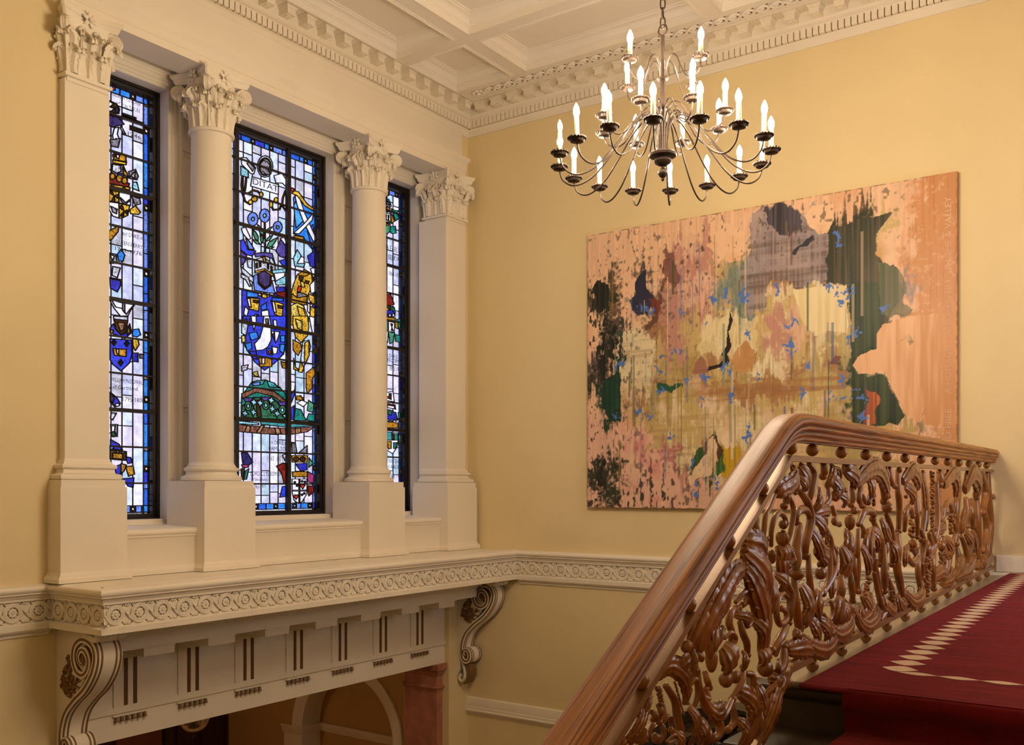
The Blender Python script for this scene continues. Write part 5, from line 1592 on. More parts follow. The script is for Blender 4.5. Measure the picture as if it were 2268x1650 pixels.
CARVING = """S 101 5363,722 5307,681 5293,636 5321,569 5349,521
S 95 5496,711 5560,669 5616,636 5634,587 5646,520 5634,478
S 98 5554,528 5566,579 5541,625 5483,645 5417,626 5383,603
R 198 5437,600
B 241 5444,578 5431,516
L 220 5437,521 5431,486 5431,447
L 178 5279,822 5293,785 5363,754 5457,732 5483,715
S 133 5417,723 5383,700 5390,669
L 187 5191,827 5154,777 5116,730
S 131 5069,834 5022,796 5061,724 5077,677
L 116 5221,781 5191,753 5169,725
S 80 5250,772 5257,744 5264,717
S 166 5161,721 5085,677 5046,609 5069,563 5108,508 5100,460
S 140 5038,609 5116,645 5206,647 5250,625 5228,602
S 161 5176,586 5221,532 5264,452
L 121 5038,638 4998,676 4924,679
L 123 5038,628 4924,640 4805,632
L 147 5038,624 4908,605 4823,567
L 145 5038,619 4957,568 4941,523
L 72 5022,642 5014,705 4965,736
S 112 4805,727 4831,682 4908,649
S 148 4882,837 4888,812 4882,785
L 152 4735,829 4770,793 4805,737
S 78 4680,824 4644,793 4644,757
S 115 4735,650 4717,609 4735,584 4627,570
G 149 4857,554 4857,434
S 147 4974,491 4908,477 4874,436 4924,411
L 169 5069,563 5006,492 4908,428
B 160 5560,511 5554,472
L 226 5646,466 5706,536 5820,562
L 164 5646,466 5741,493 5820,486
S 125 5664,629 5694,597 5646,558
S 105 5628,565 5644,520 5646,463
R 110 5616,554
S 102 5321,515 5286,486 5321,461
S 100 4823,552 4788,490 4797,402
S 115 4735,482 4708,440 4735,401
L 179 4735,783 4680,731 4717,691
L 227 6220,236 6165,330 6060,404 5949,456 5832,463
S 118 5821,446 5907,421 5939,373
S 115 5980,428 6016,366 6031,322
L 149 6060,386 6099,330 6151,288
S 118 5918,177 5918,246 5949,289 5918,324 5843,328
S 87 6006,246 5965,258 5926,232 5955,201
S 100 5875,351 5821,378 5764,378 5809,336
S 81 5809,328 5753,338 5724,303 5741,268 5781,256 5815,289
L 100 5881,308 5809,290 5764,254
S 120 5854,277 5843,236 5809,200 5787,157
L 267 5623,136 5659,279 5753,412 5821,478
L 268 5610,290 5683,439 5821,526
L 187 5635,167 5677,239 5730,279
S 110 5363,316 5431,336 5497,312 5510,261 5471,226 5398,231 5391,261 5438,281
S 112 5363,365 5333,322 5350,261 5350,216
S 153 5370,205 5458,177 5535,136
L 213 5580,269 5561,344 5548,411
L 131 5484,415 5431,384 5431,345
S 111 5464,109 5445,144 5377,144 5329,101
B 150 5554,506 5554,459
L 221 5431,516 5431,450 5384,380
S 127 6220,222 6175,280 6184,325
L 130 6109,206 6128,252 6080,313
S 115 6001,318 5970,361 5970,419
S 161 5210,504 5236,451 5258,400
B 266 5261,418 5261,373
S 161 5253,372 5261,293 5227,204 5193,167
L 217 5179,344 5140,253 5189,178
S 125 5078,457 5096,387 5068,318 5009,267
S 116 4798,480 4798,392 4839,320 4937,277
R 273 4956,376
L 171 5004,475 4918,435 4898,400
L 199 4956,296 5004,250 4937,186
S 82 4898,233 4819,248 4774,202 4815,162 4879,193
L 184 5278,167 5123,92 4937,49 4778,67 4711,117
L 169 4937,66 5004,143 5050,199
L 158 4879,57 4888,128 4956,179
L 117 4839,69 4809,106 4839,139
S 147 5344,126 5244,126 5201,101 5261,48
R 187 5253,154
L 260 4586,468 4564,393 4586,334
S 182 4608,329 4630,277 4630,228
L 255 4641,235 4694,187 4716,130
L 184 4586,211 4564,160 4586,120
B 258 4630,113 4630,52
R 126 4450,65
S 112 4541,219 4468,162 4496,115
S 141 4473,343 4473,275 4426,207
S 128 4355,455 4355,360 4355,245
L 180 4257,450 4206,368 4155,312
R 202 4063,375
G 230 4155,292 4231,200
L 158 4403,179 4355,104 4206,53 3995,68 3911,127
L 200 4155,60 4102,134 4076,205
L 146 4257,79 4294,129 4257,157
S 156 3911,120 3820,89 3883,51
S 138 4022,301 3967,194 3883,117 3707,76
S 157 3826,425 3854,288 3811,193
S 142 3692,318 3752,280 3722,213
G 198 3677,180 3615,87
S 119 4736,459 4747,406 4684,354
L 148 4736,340 4778,291 4736,263
S 105 5327,500 5311,462 5344,433
S 118 5352,355 5335,290 5352,219
S 91 4697,824 4623,809 4604,757
L 153 4733,778 4688,716 4715,691
R 167 4595,720
L 118 4660,711 4585,684 4566,647
L 229 4528,826 4409,784 4378,730
S 135 4409,724 4429,654
R 180 4537,823
L 261 4358,757 4176,819 4018,823 3850,762 3724,683
L 172 4132,785 4109,734 4064,681
G 159 4064,699 4041,641
S 144 4018,739 4109,659
B 257 3762,659 3775,596
S 181 3813,732 3775,659
S 154 3724,591 3672,528 3619,445 3593,315
B 227 4489,613 4489,538
L 225 4499,539 4528,466 4566,385
R 194 4429,627
S 157 4284,557 4198,616 4041,606 4013,573
S 148 3994,564 3899,489 3850,415 3850,334
S 112 4242,550 4224,499
S 123 4316,531 4364,445 4347,369
L 286 4087,351 4176,440 4075,509
L 174 3959,410 4018,483 4075,521
R 219 4052,375
L 166 3862,571 3825,504 3646,444
S 182 3750,452 3775,375
L 217 3579,331 3619,390 3646,434
S 121 3775,829 3775,756
S 140 3646,830 3646,762 3525,737
R 177 3497,825
S 160 3427,820 3455,711 3427,634 3413,486
L 251 3341,762 3193,828 3037,775 2957,727
L 199 3283,736 3162,689 3132,635
R 130 3341,678
S 148 3312,488 3312,580 3223,617 3094,560
G 283 3162,535 3193,444
R 293 3162,402
S 114 3253,322 3162,299 3031,320 3037,368 3132,380
S 137 2973,659 2989,570 2941,431
L 177 2807,811 2773,635 2686,462
S 124 4284,746 4347,680 4263,645
S 112 4242,695 4231,645
S 159 3455,469 3483,394 3455,305
L 162 3312,384 3370,336 3312,295
S 140 2875,470 2807,383 2841,261
G 232 2587,820 2579,464
S 164 2792,818 2772,588 2832,410
S 174 2347,752 2347,490 2458,322
L 300 2186,742 1944,815 1791,751 1728,666
S 221 2233,822 2233,743
S 173 2186,493 2139,590 1993,623 1832,564
G 322 1944,539 1944,411
S 215 1675,817 1577,702 1659,560 1621,320
S 208 1832,359 1919,271 1993,111
B 221 2233,406 2256,310
G 266 2233,291 2233,140
B 207 2732,405 2752,315
G 270 2712,296 2712,146
L 384 1352,700 1145,826 862,749 830,634
S 226 1235,629 1235,429
S 264 797,612 797,412 718,218
L 271 1466,389 1409,495 1294,531
L 283 959,232 1053,309 1040,380
L 275 1632,91 1294,103 862,174
S 272 596,824 421,683 527,510
S 282 165,827 165,635 74,407 165,184 165,60
R 229 12,633
R 230 -27,391
S 248 385,528 299,359 457,202
G 240 664,321 731,218
L 278 596,70 313,116 -3,129
L 240 1791,94 1632,177 1409,200
S 171 2523,445 2458,365 2545,276
S 198 1466,360 1294,232 1294,103
S 232 990,615 1021,513 927,417
L 263 6022,222 6003,178 5985,146
R 262 6017,110
R 232 5937,107
B 187 6129,237 6129,153
S 102 6146,152 6146,128 6111,99
S 119 6230,173 6222,112 6171,49 6085,-2 6012,-3 5937,32
L 137 6188,72 6120,19 6058,20 6038,40
S 92 6188,89 6146,71 6144,101
S 108 5937,39 5879,82 5839,123
S 116 5928,23 5916,-44 5952,-70
S 129 6111,3 6062,-24 6067,-58 6098,-66
L 203 5809,-153 5762,-76 5778,-6 5859,43
L 114 5714,-165 5693,-97 5671,-56
L 153 5671,-125 5627,-65 5649,24
R 326 5638,87
L 211 5649,162 5643,126 5638,106
L 198 5570,-29 5500,-11 5458,14 5535,35
S 112 5788,91 5746,78 5741,32 5736,-14
S 100 5470,88 5500,69 5476,31
S 122 5385,132 5385,71 5428,21
L 127 5859,-142 5844,-95 5879,-52
L 133 6205,-63 6209,-17 6230,24
L 134 6176,-70 6146,-17
S 94 5714,43 5704,-12 5714,-55
L 107 5627,-73 5570,-57 5535,-52
L 109 5849,110 5859,152 5839,174
L 144 6498,200 6446,222 6365,186 6316,131 6294,86
S 122 6439,162 6392,111 6378,59 6351,10 6337,-33
G 50 6406,170 6337,59
G 138 6523,177 6498,119
S 83 6498,117 6498,86
S 96 6554,111 6542,87
S 84 6446,104 6459,78 6478,65
S 68 6579,43 6560,74 6523,79
S 64 6472,53 6439,74 6402,38
B 124 6542,49 6529,18
R 113 6439,35
S 48 6446,2 6412,15 6392,-1 6432,-6
L 79 6724,62 6667,105 6615,137
L 80 6673,44 6632,92 6560,137
L 54 6638,115 6597,144 6554,171
L 77 6762,64 6729,79
L 94 6644,47 6597,74
L 131 6378,234 6337,187 6301,146
S 119 6265,229 6258,180 6265,155
R 134 6258,179
S 89 6294,139 6262,154 6243,106 6265,60
L 104 6287,73 6262,20 6273,-48
L 67 6585,161 6597,139 6632,119
S 83 6498,14 6485,39 6498,69
L 86 6392,19 6365,-10 6365,-27
R 217 6329,264
L 183 6290,241 6224,318 6132,381 6017,437
S 116 6260,237 6260,187
R 136 6256,179
L 111 6170,282 6113,312 6075,390
B 156 6151,272 6142,197
S 113 6075,224 6045,258 6017,277
L 121 6403,207 6362,224 6312,227
S 91 6224,224 6188,204
S 202 3555,415 3569,315 3496,209 3407,140
S 161 3220,389 3251,335 3089,281 2987,318 3089,367
B 264 2737,384 2737,301
G 302 2737,301 2737,67
S 166 2917,357 2952,220 2846,100
S 176 2469,331 2548,227 2469,80
L 215 3345,134 3187,69 2952,81 2882,133
L 206 3496,142 3467,85 3220,65
B 242 2264,375 2264,303
G 241 2285,296 2306,137
S 186 1958,326 2048,207 2136,82
L 229 2179,86 2003,103 1866,160
S 145 3778,318 3751,238 3805,178
L 196 3805,178 3778,105 3640,67 3526,98
L 210 4203,217 4133,125 4272,82
S 158 3884,116 3884,53
S 148 3668,244 3612,173 3640,136
L 221 1675,76 1475,112 1371,158
S 197 1576,278 1576,190 1626,115
S 208 1100,250 1100,139 1211,92
S 192 811,272 751,152 811,89
L 223 566,71 438,151
S 146 4339,441 4383,345 4272,236
S 140 4036,423 4011,316 3884,199
L 193 4879,167 4730,84 4532,91 4427,135
S 134 4692,462 4768,358 4897,285
L 199 5336,107 5183,95 4950,40
S 112 5654,234 5615,148 5641,98
L 204 5692,-180 5575,-71 5452,-2
S 140 5508,40 5438,66 5395,130
S 188 2650,434 2629,349 2712,287
L 198 2392,439 2233,468 2279,540
L 227 2091,381 1993,312 2043,243
S 188 1791,488 1738,411 1765,337
L 251 1294,391 1175,306 1235,208
S 164 2792,391 2812,294 2772,176
L 242 2523,155 2325,174 2043,124"""
# ================================================================ carved balustrade
OX, SXR, SZR, UK, SL = 5.68, 0.0156, -0.0058, 5.36, 0.54
def RF(u, v, w=0.0): return (OX + SXR*u + w, -u, v + SZR*u)

def uv_wood(name, dark, light, rough=0.46, coat=0.06, su=1.1, sv=58.0):
    m, nt, b = new_mat(name)
    uvn = nt.nodes.new('ShaderNodeUVMap'); uvn.uv_map = 'grain'
    mp = nt.nodes.new('ShaderNodeMapping'); mp.inputs['Scale'].default_value = (su, sv, 1)
    nt.links.new(uvn.outputs['UV'], mp.inputs['Vector'])
    nz = nt.nodes.new('ShaderNodeTexNoise'); nz.inputs['Scale'].default_value = 2.2; nz.inputs['Detail'].default_value = 9; nz.inputs['Roughness'].default_value = 0.62; nz.inputs['Distortion'].default_value = 0.35
    nt.links.new(mp.outputs['Vector'], nz.inputs['Vector'])
    rp = nt.nodes.new('ShaderNodeValToRGB'); e = rp.color_ramp
    e.elements[0].position = 0.38; e.elements[0].color = (*s2l(dark), 1)
    e.elements[1].position = 0.56; e.elements[1].color = (*s2l(light), 1)
    x = e.elements.new(0.47); x.color = (*[0.5*(p+q) for p, q in zip(s2l(dark), s2l(light))], 1)
    nt.links.new(nz.outputs['Fac'], rp.inputs['Fac'])
    n2 = nt.nodes.new('ShaderNodeTexNoise'); n2.inputs['Scale'].default_value = 4.0; n2.inputs['Detail'].default_value = 3
    nt.links.new(uvn.outputs['UV'], n2.inputs['Vector'])
    mx = nt.nodes.new('ShaderNodeMix'); mx.data_type = 'RGBA'; mx.blend_type = 'MULTIPLY'; mx.inputs[0].default_value = 0.5
    nt.links.new(rp.outputs['Color'], mx.inputs[6]); nt.links.new(n2.outputs['Color'], mx.inputs[7])
    nt.links.new(rp.outputs['Color'], b.inputs['Base Color'])
    b.inputs['Roughness'].default_value = rough; b.inputs['Coat Weight'].default_value = coat; b.inputs['Coat Roughness'].default_value = 0.2
    bp = nt.nodes.new('ShaderNodeBump'); bp.inputs['Strength'].default_value = 0.12; bp.inputs['Distance'].default_value = 0.003
    nt.links.new(nz.outputs['Fac'], bp.inputs['Height']); nt.links.new(bp.outputs['Normal'], b.inputs['Normal'])
    return m
M['oak'] = uv_wood('varnished_oak_handrail', (86, 44, 12), (182, 116, 42))
M['carved'] = wood('carved_golden_brown_oak', (122, 72, 28), (158, 100, 42), 0.30, (9, 9, 9), 0.3, 0.5, 0.02)
M['railbar'] = paint('bronzed_bar_paint', (158, 118, 78), 0.34, 0.06, 12, 0.06, 90, 0.6, 0.25)

bal = tag(empty('balustrade', RF(0, -0.027)), 'carved oak balustrade of scrolling leaves running down beside the red stair carpet', 'balustrade')
BINV = Matrix.Translation(-Vector(RF(0, -0.027)))
def bput(o): o.parent = bal; o.matrix_parent_inverse = BINV; return o

# handrail
half = [(0,0.116),(0.024,0.1155),(0.040,0.111),(0.052,0.102),(0.0595,0.090),(0.060,0.080),(0.056,0.073),(0.049,0.070),(0.047,0.066),(0.053,0.061),(0.055,0.054),(0.051,0.047),(0.043,0.044),(0.041,0.040),(0.041,0.030),(0.035,0.026),(0.031,0.018),(0.033,0.012),(0.030,0.006),(0.022,0.004),(0.022,0.0)]
prof = half + [(-a, b) for a, b in reversed(half[1:])]
path = [(0.0,0.918)] + [(0.5*k,0.918) for k in range(1,11)] + [(5.15,0.918),(5.25,0.9165),(5.33,0.909),(5.40,0.892),(5.47,0.862)]
v0 = 0.862
for k in range(1, 11): path.append((5.47+0.2*k, v0-SL*0.2*k))
rows, uvs = [], []
s_ = 0.0
for i, (u, v) in enumerate(path):
    a = Vector(path[max(i-1,0)]); b_ = Vector(path[min(i+1,len(path)-1)]); t = (b_-a).normalized(); n = Vector((-t.y, t.x))
    if i: s_ += (Vector(path[i])-Vector(path[i-1])).length
    rows.append([RF(u+n.x*h, v+n.y*h, w) for w, h in prof]); uvs.append(s_)
g = MB().grid(rows, closed_v=True); g.cap(list(reversed(rows[0]))); g.cap(rows[-1])
ho = g.build('handrail', M['oak'], None, True, 30)
me = ho.data; ul = me.uv_layers.new(name='grain'); npf = len(prof)
arc_ = [0.0]
for k in range(1, npf): arc_.append(arc_[-1] + math.hypot(prof[k][0]-prof[k-1][0], prof[k][1]-prof[k-1][1]))
for p in me.polygons:
    for li in p.loop_indices:
        vi = me.loops[li].vertex_index
        ul.data[li].uv = (uvs[min(vi//npf, len(uvs)-1)], arc_[vi % npf])
bput(ho)

def bar(name, vt, h, hw, w0=0.0):
    dv = h*math.sqrt(1+SL*SL)
    ue = 7.35
    poly = [(0.012,vt),(UK,vt),(ue,vt-SL*(ue-UK)),(ue,vt-SL*(ue-UK)-dv),(UK-0.006,vt-h),(0.012,vt-h)]
    o = MB().prism(poly, lambda a,b,d: RF(a,b,d), w0-hw, w0+hw).build(name, M['railbar'], None, False)
    return bput(o)
bar('top_bar', 0.864, 0.0235, 0.021)
bar('bottom_bar', 0.0505, 0.0265, 0.021)
ball = MB().sphere((0,0,0), 0.0262, 20, 14).mesh('ball', M['carved'])
for k in range(13):
    u = 5.318-0.0 if k == 0 else 5.036 - 0.4328*(k-1)
    v = 0.8925
    o = inst('ball', ball, None, RF(u, v)); bput(o)
    if u < 5.3: bput(inst('ball', ball, None, RF(u, -0.0008)))
for u in (5.645, 5.97, 6.295, 6.62, 6.945, 7.27): bput(inst('ball', ball, None, RF(u, 0.864-SL*(u-UK)+0.0285)))
for u in (5.375, 5.70, 6.03, 6.36): bput(inst('ball', ball, None, RF(u, 0.024-SL*max(0,u-UK)-0.027)))

# carving: every stem, leaf, bud and fruit cluster is its own part
rc = random.Random(11)
def fluted(Q, rad, fa, fb, nf, depth, n=None):
    """bar with smooth flutes running along it"""
    n = n or nf*4; m = len(Q); rings = []
    for i in range(m):
        t = Q[min(i+1,m-1)]-Q[max(i-1,0)]; t = t.normalized() if t.length > 1e-9 else Vector((0,0,1))
        N_ = Vector((1,0,0)); N_ = (N_ - t*N_.dot(t)).normalized(); B_ = t.cross(N_)
        ring = []
        for k in range(n):
            a = 2*PI*k/n; q = 1 - depth*(0.5-0.5*math.cos(nf*a))
            ring.append(Q[i] + N_*(math.cos(a)*rad[i]*fa*q) + B_*(math.sin(a)*rad[i]*fb*q))
        rings.append(ring)
    g = MB().grid(rings, closed_v=True); g.cap(list(reversed(rings[0]))); g.cap(rings[-1])
    return g
def stem(pts, r):
    P = spline([(p[0], p[1], 0) for p in pts], 7); n = len(P)
    w0 = rc.uniform(-0.012, 0.006)
    Q = [Vector(RF(p.x, p.y, w0 + 0.008*math.sin(PI*i/(n-1)))) for i, p in enumerate(P)]
    rad = [r*(0.66+0.42*math.sin(PI*(0.10+0.80*i/(n-1)))) for i in range(n)]
    g = fluted(Q, rad, 0.95, 1.08, 4, 0.10, 16)
    if r > 0.0075:
        e = Q[-1]; g.sphere(e, (r*1.08, r*1.08, r*1.08), 12, 8)
    else: g.sphere(Q[-1], (r*0.9, r*0.9, r*0.9), 10, 7)
    g.sphere(Q[0], (r*0.8, r*0.8, r*0.8), 10, 7)
    return g
def leafc(pts, r):
    P = spline([(p[0], p[1], 0) for p in pts], 9); n = len(P)
    w0 = rc.uniform(-0.012, 0.004)
    ln2 = sum((P[i+1]-P[i]).length for i in range(n-1))
    lob = max(2, int(ln2/(r*2.2)))
    # curl the tip over toward the stair
    Q, rad = [], []
    for i, p in enumerate(P):
        t = i/(n-1)
        Q.append(Vector(RF(p.x, p.y, w0 + 0.020*math.sin(PI*min(1, t*1.05))**0.8 + 0.016*max(0, t-0.75)*4*(1-t)*3)))
        sw = 0.42+0.80*math.sin(PI*(0.10+0.80*t))**0.9
        rad.append(r*sw*(1+0.16*abs(math.sin(PI*lob*t))-0.08))
    g = fluted(Q, rad, 0.80, 1.75, 9, 0.20, 36)
    # side lobes of the leaf
    for k in range(1, lob):
        i = int(k/lob*(n-1)); t = (Q[min(i+1,n-1)]-Q[max(i-1,0)]).normalized(); B_ = t.cross(Vector((1,0,0)))
        B_ = B_.normalized()
        for sg in (-1, 1):
            c = Q[i]+B_*(sg*rad[i]*1.55)+Vector((0.003,0,0))
            g.merge(fluted([c-B_*sg*rad[i]*0.5-t*rad[i]*0.5, c, c+B_*sg*rad[i]*0.30+t*rad[i]*0.55], [rad[i]*0.35, rad[i]*0.42, rad[i]*0.12], 0.7, 1.0, 3, 0.2, 10))
    g.sphere(Q[-1]+Vector((0.005,0,0)), (r*0.62, r*0.5, r*0.5), 9, 7)
    return g
def bud(pts, r):
    a, b_ = Vector(RF(*pts[0], 0.008)), Vector(RF(*pts[1], 0.008)); ax = b_-a; L_ = ax.length; g = MB()
    rot = ax.to_track_quat('Z', 'Y').to_matrix()
    n = 18
    rings = []
    for q, k in ((0.25,0.0),(0.55,0.06),(0.50,0.10),(0.86,0.22),(1.0,0.42),(0.98,0.60),(0.80,0.80),(0.55,0.93),(0.3,1.0)):
        ring = []
        for i in range(n):
            an = 2*PI*i/n; rr = r*q*(1-0.10*(i % 2))
            ring.append(a + rot @ Vector((rr*math.cos(an), rr*math.sin(an), L_*k)))
        rings.append(ring)
    g.grid(rings, closed_v=True); g.cap(list(reversed(rings[0]))); g.cap(rings[-1])
    return g
def grapes(pts, r):
    a, b_ = Vector(pts[0]), Vector(pts[1]); g = MB(); d = b_-a; L_ = d.length
    n = max(6, int(L_/(r*0.42))*3)
    for k in range(n):
        t = (k+0.5)/n; q = a+d*t; rr = r*(0.36+0.10*rc.random())
        sp_ = r*(1-0.5*t)*0.85
        g.sphere(RF(q.x+rc.uniform(-1,1)*sp_, q.y+rc.uniform(-1,1)*r*0.25, 0.006+rc.uniform(-0.3,1)*sp_*0.8), rr, 8, 6)
    return g
def boss(pts, r):
    g = MB(); c = Vector(RF(*pts[0], 0.012)); n = 18; rings = []
    for i in range(9):
        a = PI*i/8; ring = []
        for k in range(n):
            q = 1-0.13*(k % 2)
            ring.append(c + Vector((0.9*r*math.sin(a)*math.cos(2*PI*k/n)*q, r*math.sin(a)*math.sin(2*PI*k/n)*q, -r*math.cos(a))) if i not in (0, 8) else c + Vector((0,0,-r*math.cos(a))))
        rings.append(ring)
    return g.grid(rings, closed_v=True)
KIND = {'S': ('scroll', stem), 'L': ('acanthus_leaf', leafc), 'B': ('husk', bud), 'G': ('fruit_cluster', grapes), 'R': ('boss', boss)}
for ln_ in CARVING.strip().split('\n'):
    p = ln_.split(); nm, fn = KIND[p[0]]
    pts = [tuple(int(t_)/1000 for t_ in q.split(',')) for q in p[2:]]
    bput(fn(pts, int(p[1])/10000*{'S':1.12,'L':1.02,'B':1.08,'G':1.05,'R':1.0}[p[0]]).build(nm, M['carved'], None, True, 50))
# ================================================================ red carpet with ivory border motif
def carpet_mat():
    m, nt, b = new_mat('crimson_wool_pile')
    tc = nt.nodes.new('ShaderNodeTexCoord')
    n1 = nt.nodes.new('ShaderNodeTexNoise'); n1.inputs['Scale'].default_value = 420; n1.inputs['Detail'].default_value = 4
    mp = nt.nodes.new('ShaderNodeMapping'); mp.inputs['Scale'].default_value = (3, 22, 6)
    n2 = nt.nodes.new('ShaderNodeTexNoise'); n2.inputs['Scale'].default_value = 1.0; n2.inputs['Detail'].default_value = 5
    nt.links.new(tc.outputs['Object'], n1.inputs['Vector']); nt.links.new(tc.outputs['Object'], mp.inputs['Vector']); nt.links.new(mp.outputs['Vector'], n2.inputs['Vector'])
    ad = nt.nodes.new('ShaderNodeMath'); ad.operation = 'MULTIPLY_ADD'; ad.inputs[1].default_value = 0.5
    sc_ = nt.nodes.new('ShaderNodeMath'); sc_.operation = 'MULTIPLY'; sc_.inputs[1].default_value = 0.5
    nt.links.new(n1.outputs['Fac'], ad.inputs[0]); nt.links.new(n2.outputs['Fac'], sc_.inputs[0]); nt.links.new(sc_.outputs[0], ad.inputs[2])
    rp = nt.nodes.new('ShaderNodeValToRGB')
    rp.color_ramp.elements[0].position = 0.34; rp.color_ramp.elements[0].color = (*s2l((70,14,22)), 1)
    rp.color_ramp.elements[1].position = 0.64; rp.color_ramp.elements[1].color = (*s2l((140,32,42)), 1)
    nt.links.new(ad.outputs[0], rp.inputs['Fac']); nt.links.new(rp.outputs['Color'], b.inputs['Base Color'])
    b.inputs['Roughness'].default_value = 0.95; b.inputs['Specular IOR Level'].default_value = 0.1
    b.inputs['Sheen Weight'].default_value = 0.35; b.inputs['Sheen Roughness'].default_value = 0.5; b.inputs['Sheen Tint'].default_value = (*s2l((220,120,120)), 1)
    bp = nt.nodes.new('ShaderNodeBump'); bp.inputs['Strength'].default_value = 0.7; bp.inputs['Distance'].default_value = 0.006
    nt.links.new(n1.outputs['Fac'], bp.inputs['Height']); nt.links.new(bp.outputs['Normal'], b.inputs['Normal'])
    return m
M['carpet'] = carpet_mat()
M['ivory'] = paint('ivory_wool_motif', (226, 196, 168), 0.9, 0.12, 120, 0.5, 300, 0.1)
cp = tag(empty('stair_carpet', (6.2, YN, zl(YN))), 'crimson carpet with ivory lozenge border laid over landing and steps', 'carpet')
CINV = Matrix.Translation(-cp.location)
def cput(o): o.parent = cp; o.matrix_parent_inverse = CINV; return o
XL, XR_, XI = 5.825, 8.1, 5.985
th = 0.020
def ztop(y): return zl(y)+th
# landing field with rounded pile edge
nY = 60
rows = []
for i in range(nY+1):
    y = -0.03 + (YN-0.012+0.03)*i/nY
    zt, zb = zl(y)+th, zl(y)+0.001
    rows.append([(XL-0.004,y,zb),(XL-0.010,y,zb+th*0.45),(XL-0.004,y,zb+th*0.85),(XL+0.008,y,zt)] + [(XL+0.008+(XR_-XL-0.008)*k/12, y, zt) for k in range(1,13)])
g = MB().grid(rows)
# front lip of the field left of the runner
lip = []
for dy, dz in ((0,th),(-0.010,th*0.85),(-0.016,th*0.5),(-0.010,0.001)):
    lip.append([(XL-0.006+(XI+0.02-XL)*k/8, YN-0.012+dy, zl(YN)+dz) for k in range(9)])
g.grid(lip)
cput(g.build('landing_field', M['carpet'], None, True, 60))
# runner folding over each nosing
sec = []
z0 = zl(YN)+th; y0 = YN
for k in range(NS):
    zk = zl(YN)-RI*k; yk = YN-TR*k
    if k == 0: sec.append((yk+0.05, zk+th))
    sec += [(yk-0.002, zk+th), (yk-0.014, zk+th-0.004), (yk-0.022, zk+th-0.014), (yk-0.023, zk-0.028), (yk-0.016, zk-0.046), (yk+0.006, zk-0.062), (yk+0.016, zk-0.08), (yk+0.017, zk-RI+th+0.012), (yk+0.012, zk-RI+th+0.003), (yk+0.004, zk-RI+th)]
sec.append((YN-TR*NS-0.05, zl(YN)-RI*NS+th))
rows = [[(XI-0.006, y, z-0.012), (XI-0.004, y, z-0.003), (XI+0.006, y, z)] + [(XI+0.006+(XR_-XI)*k/10, y, z) for k in range(1,11)] for y, z in sec]
cput(MB().grid([list(reversed(r)) for r in rows]).build('stair_runner', M['carpet'], None, True, 60))
# ivory lozenges
def lens(a, b_):
    n = 10; top = [(a*(-1+2*k/n), b_*math.sin(PI*k/n)**1.25) for k in range(n+1)]
    poly = top + [(x, -y) for x, y in reversed(top[1:-1])]
    return MB().prism(poly, lambda p, q, d: (p, q, d), 0.0, 0.0016)
le1 = lens(0.072, 0.062).mesh('lozenge', M['ivory'], False)
le2 = lens(0.077, 0.030).mesh('lozenge', M['ivory'], False)
for k in range(40):
    y = YN + 0.485 + 0.152*k
    if y > -0.1: break
    o = inst('lozenge', le1, None, (6.067-0.0035*k, y, ztop(y)), (0.0058, 0, rc.uniform(-0.05, 0.05))); cput(o)
for k in range(14):
    o = inst('lozenge', le2, None, (6.150+0.152*k, YN+0.412, ztop(YN+0.412)), (0, 0, 0)); cput(o)
for k in range(1, NS):
    for q in range(3):
        cput(inst('lozenge', le2, None, (6.30+0.134*q, YN-TR*k-0.16+TR*0.5, zl(YN)-RI*k+th+0.0005), (0,0,0.3*q)))
# ================================================================ scrolled consoles under the shelf
CL = [(0.44,-0.585),(0.405,-0.57),(0.39,-0.525),(0.425,-0.478),(0.485,-0.482),(0.525,-0.545),(0.505,-0.62),(0.44,-0.66),(0.365,-0.635),(0.322,-0.55),(0.345,-0.455),(0.43,-0.40),(0.53,-0.41),(0.595,-0.46),(0.605,-0.545),(0.56,-0.65),(0.46,-0.765),(0.33,-0.86),(0.22,-0.965),(0.165,-1.08),(0.152,-1.19),(0.172,-1.275),(0.225,-1.30),(0.268,-1.262),(0.266,-1.20),(0.228,-1.165),(0.188,-1.178),(0.180,-1.215),(0.20,-1.236)]
clp = spline([(a, b, 0) for a, b in CL], 6)
def band(n0, n1, y0, y1):
    N = len(clp); rows = []
    for i, c in enumerate(clp):
        t = (clp[min(i+1,N-1)]-clp[max(i-1,0)]).normalized(); nn = Vector((t.y, -t.x))
        k = min(1.0, 0.42+0.58*min(i, N-1-i)/26.0)       # the ribbon thins inside the volutes
        p = [(c.x+nn.x*q*k, c.y+nn.y*q*k) for q in (n0, n1)]
        rows.append([(p[0][0],y0,p[0][1]),(p[1][0],y0,p[1][1]),(p[1][0],y1,p[1][1]),(p[0][0],y1,p[0][1])])
    g = MB().grid(rows, closed_v=True); g.cap(list(reversed(rows[0]))); g.cap(rows[-1]); return g
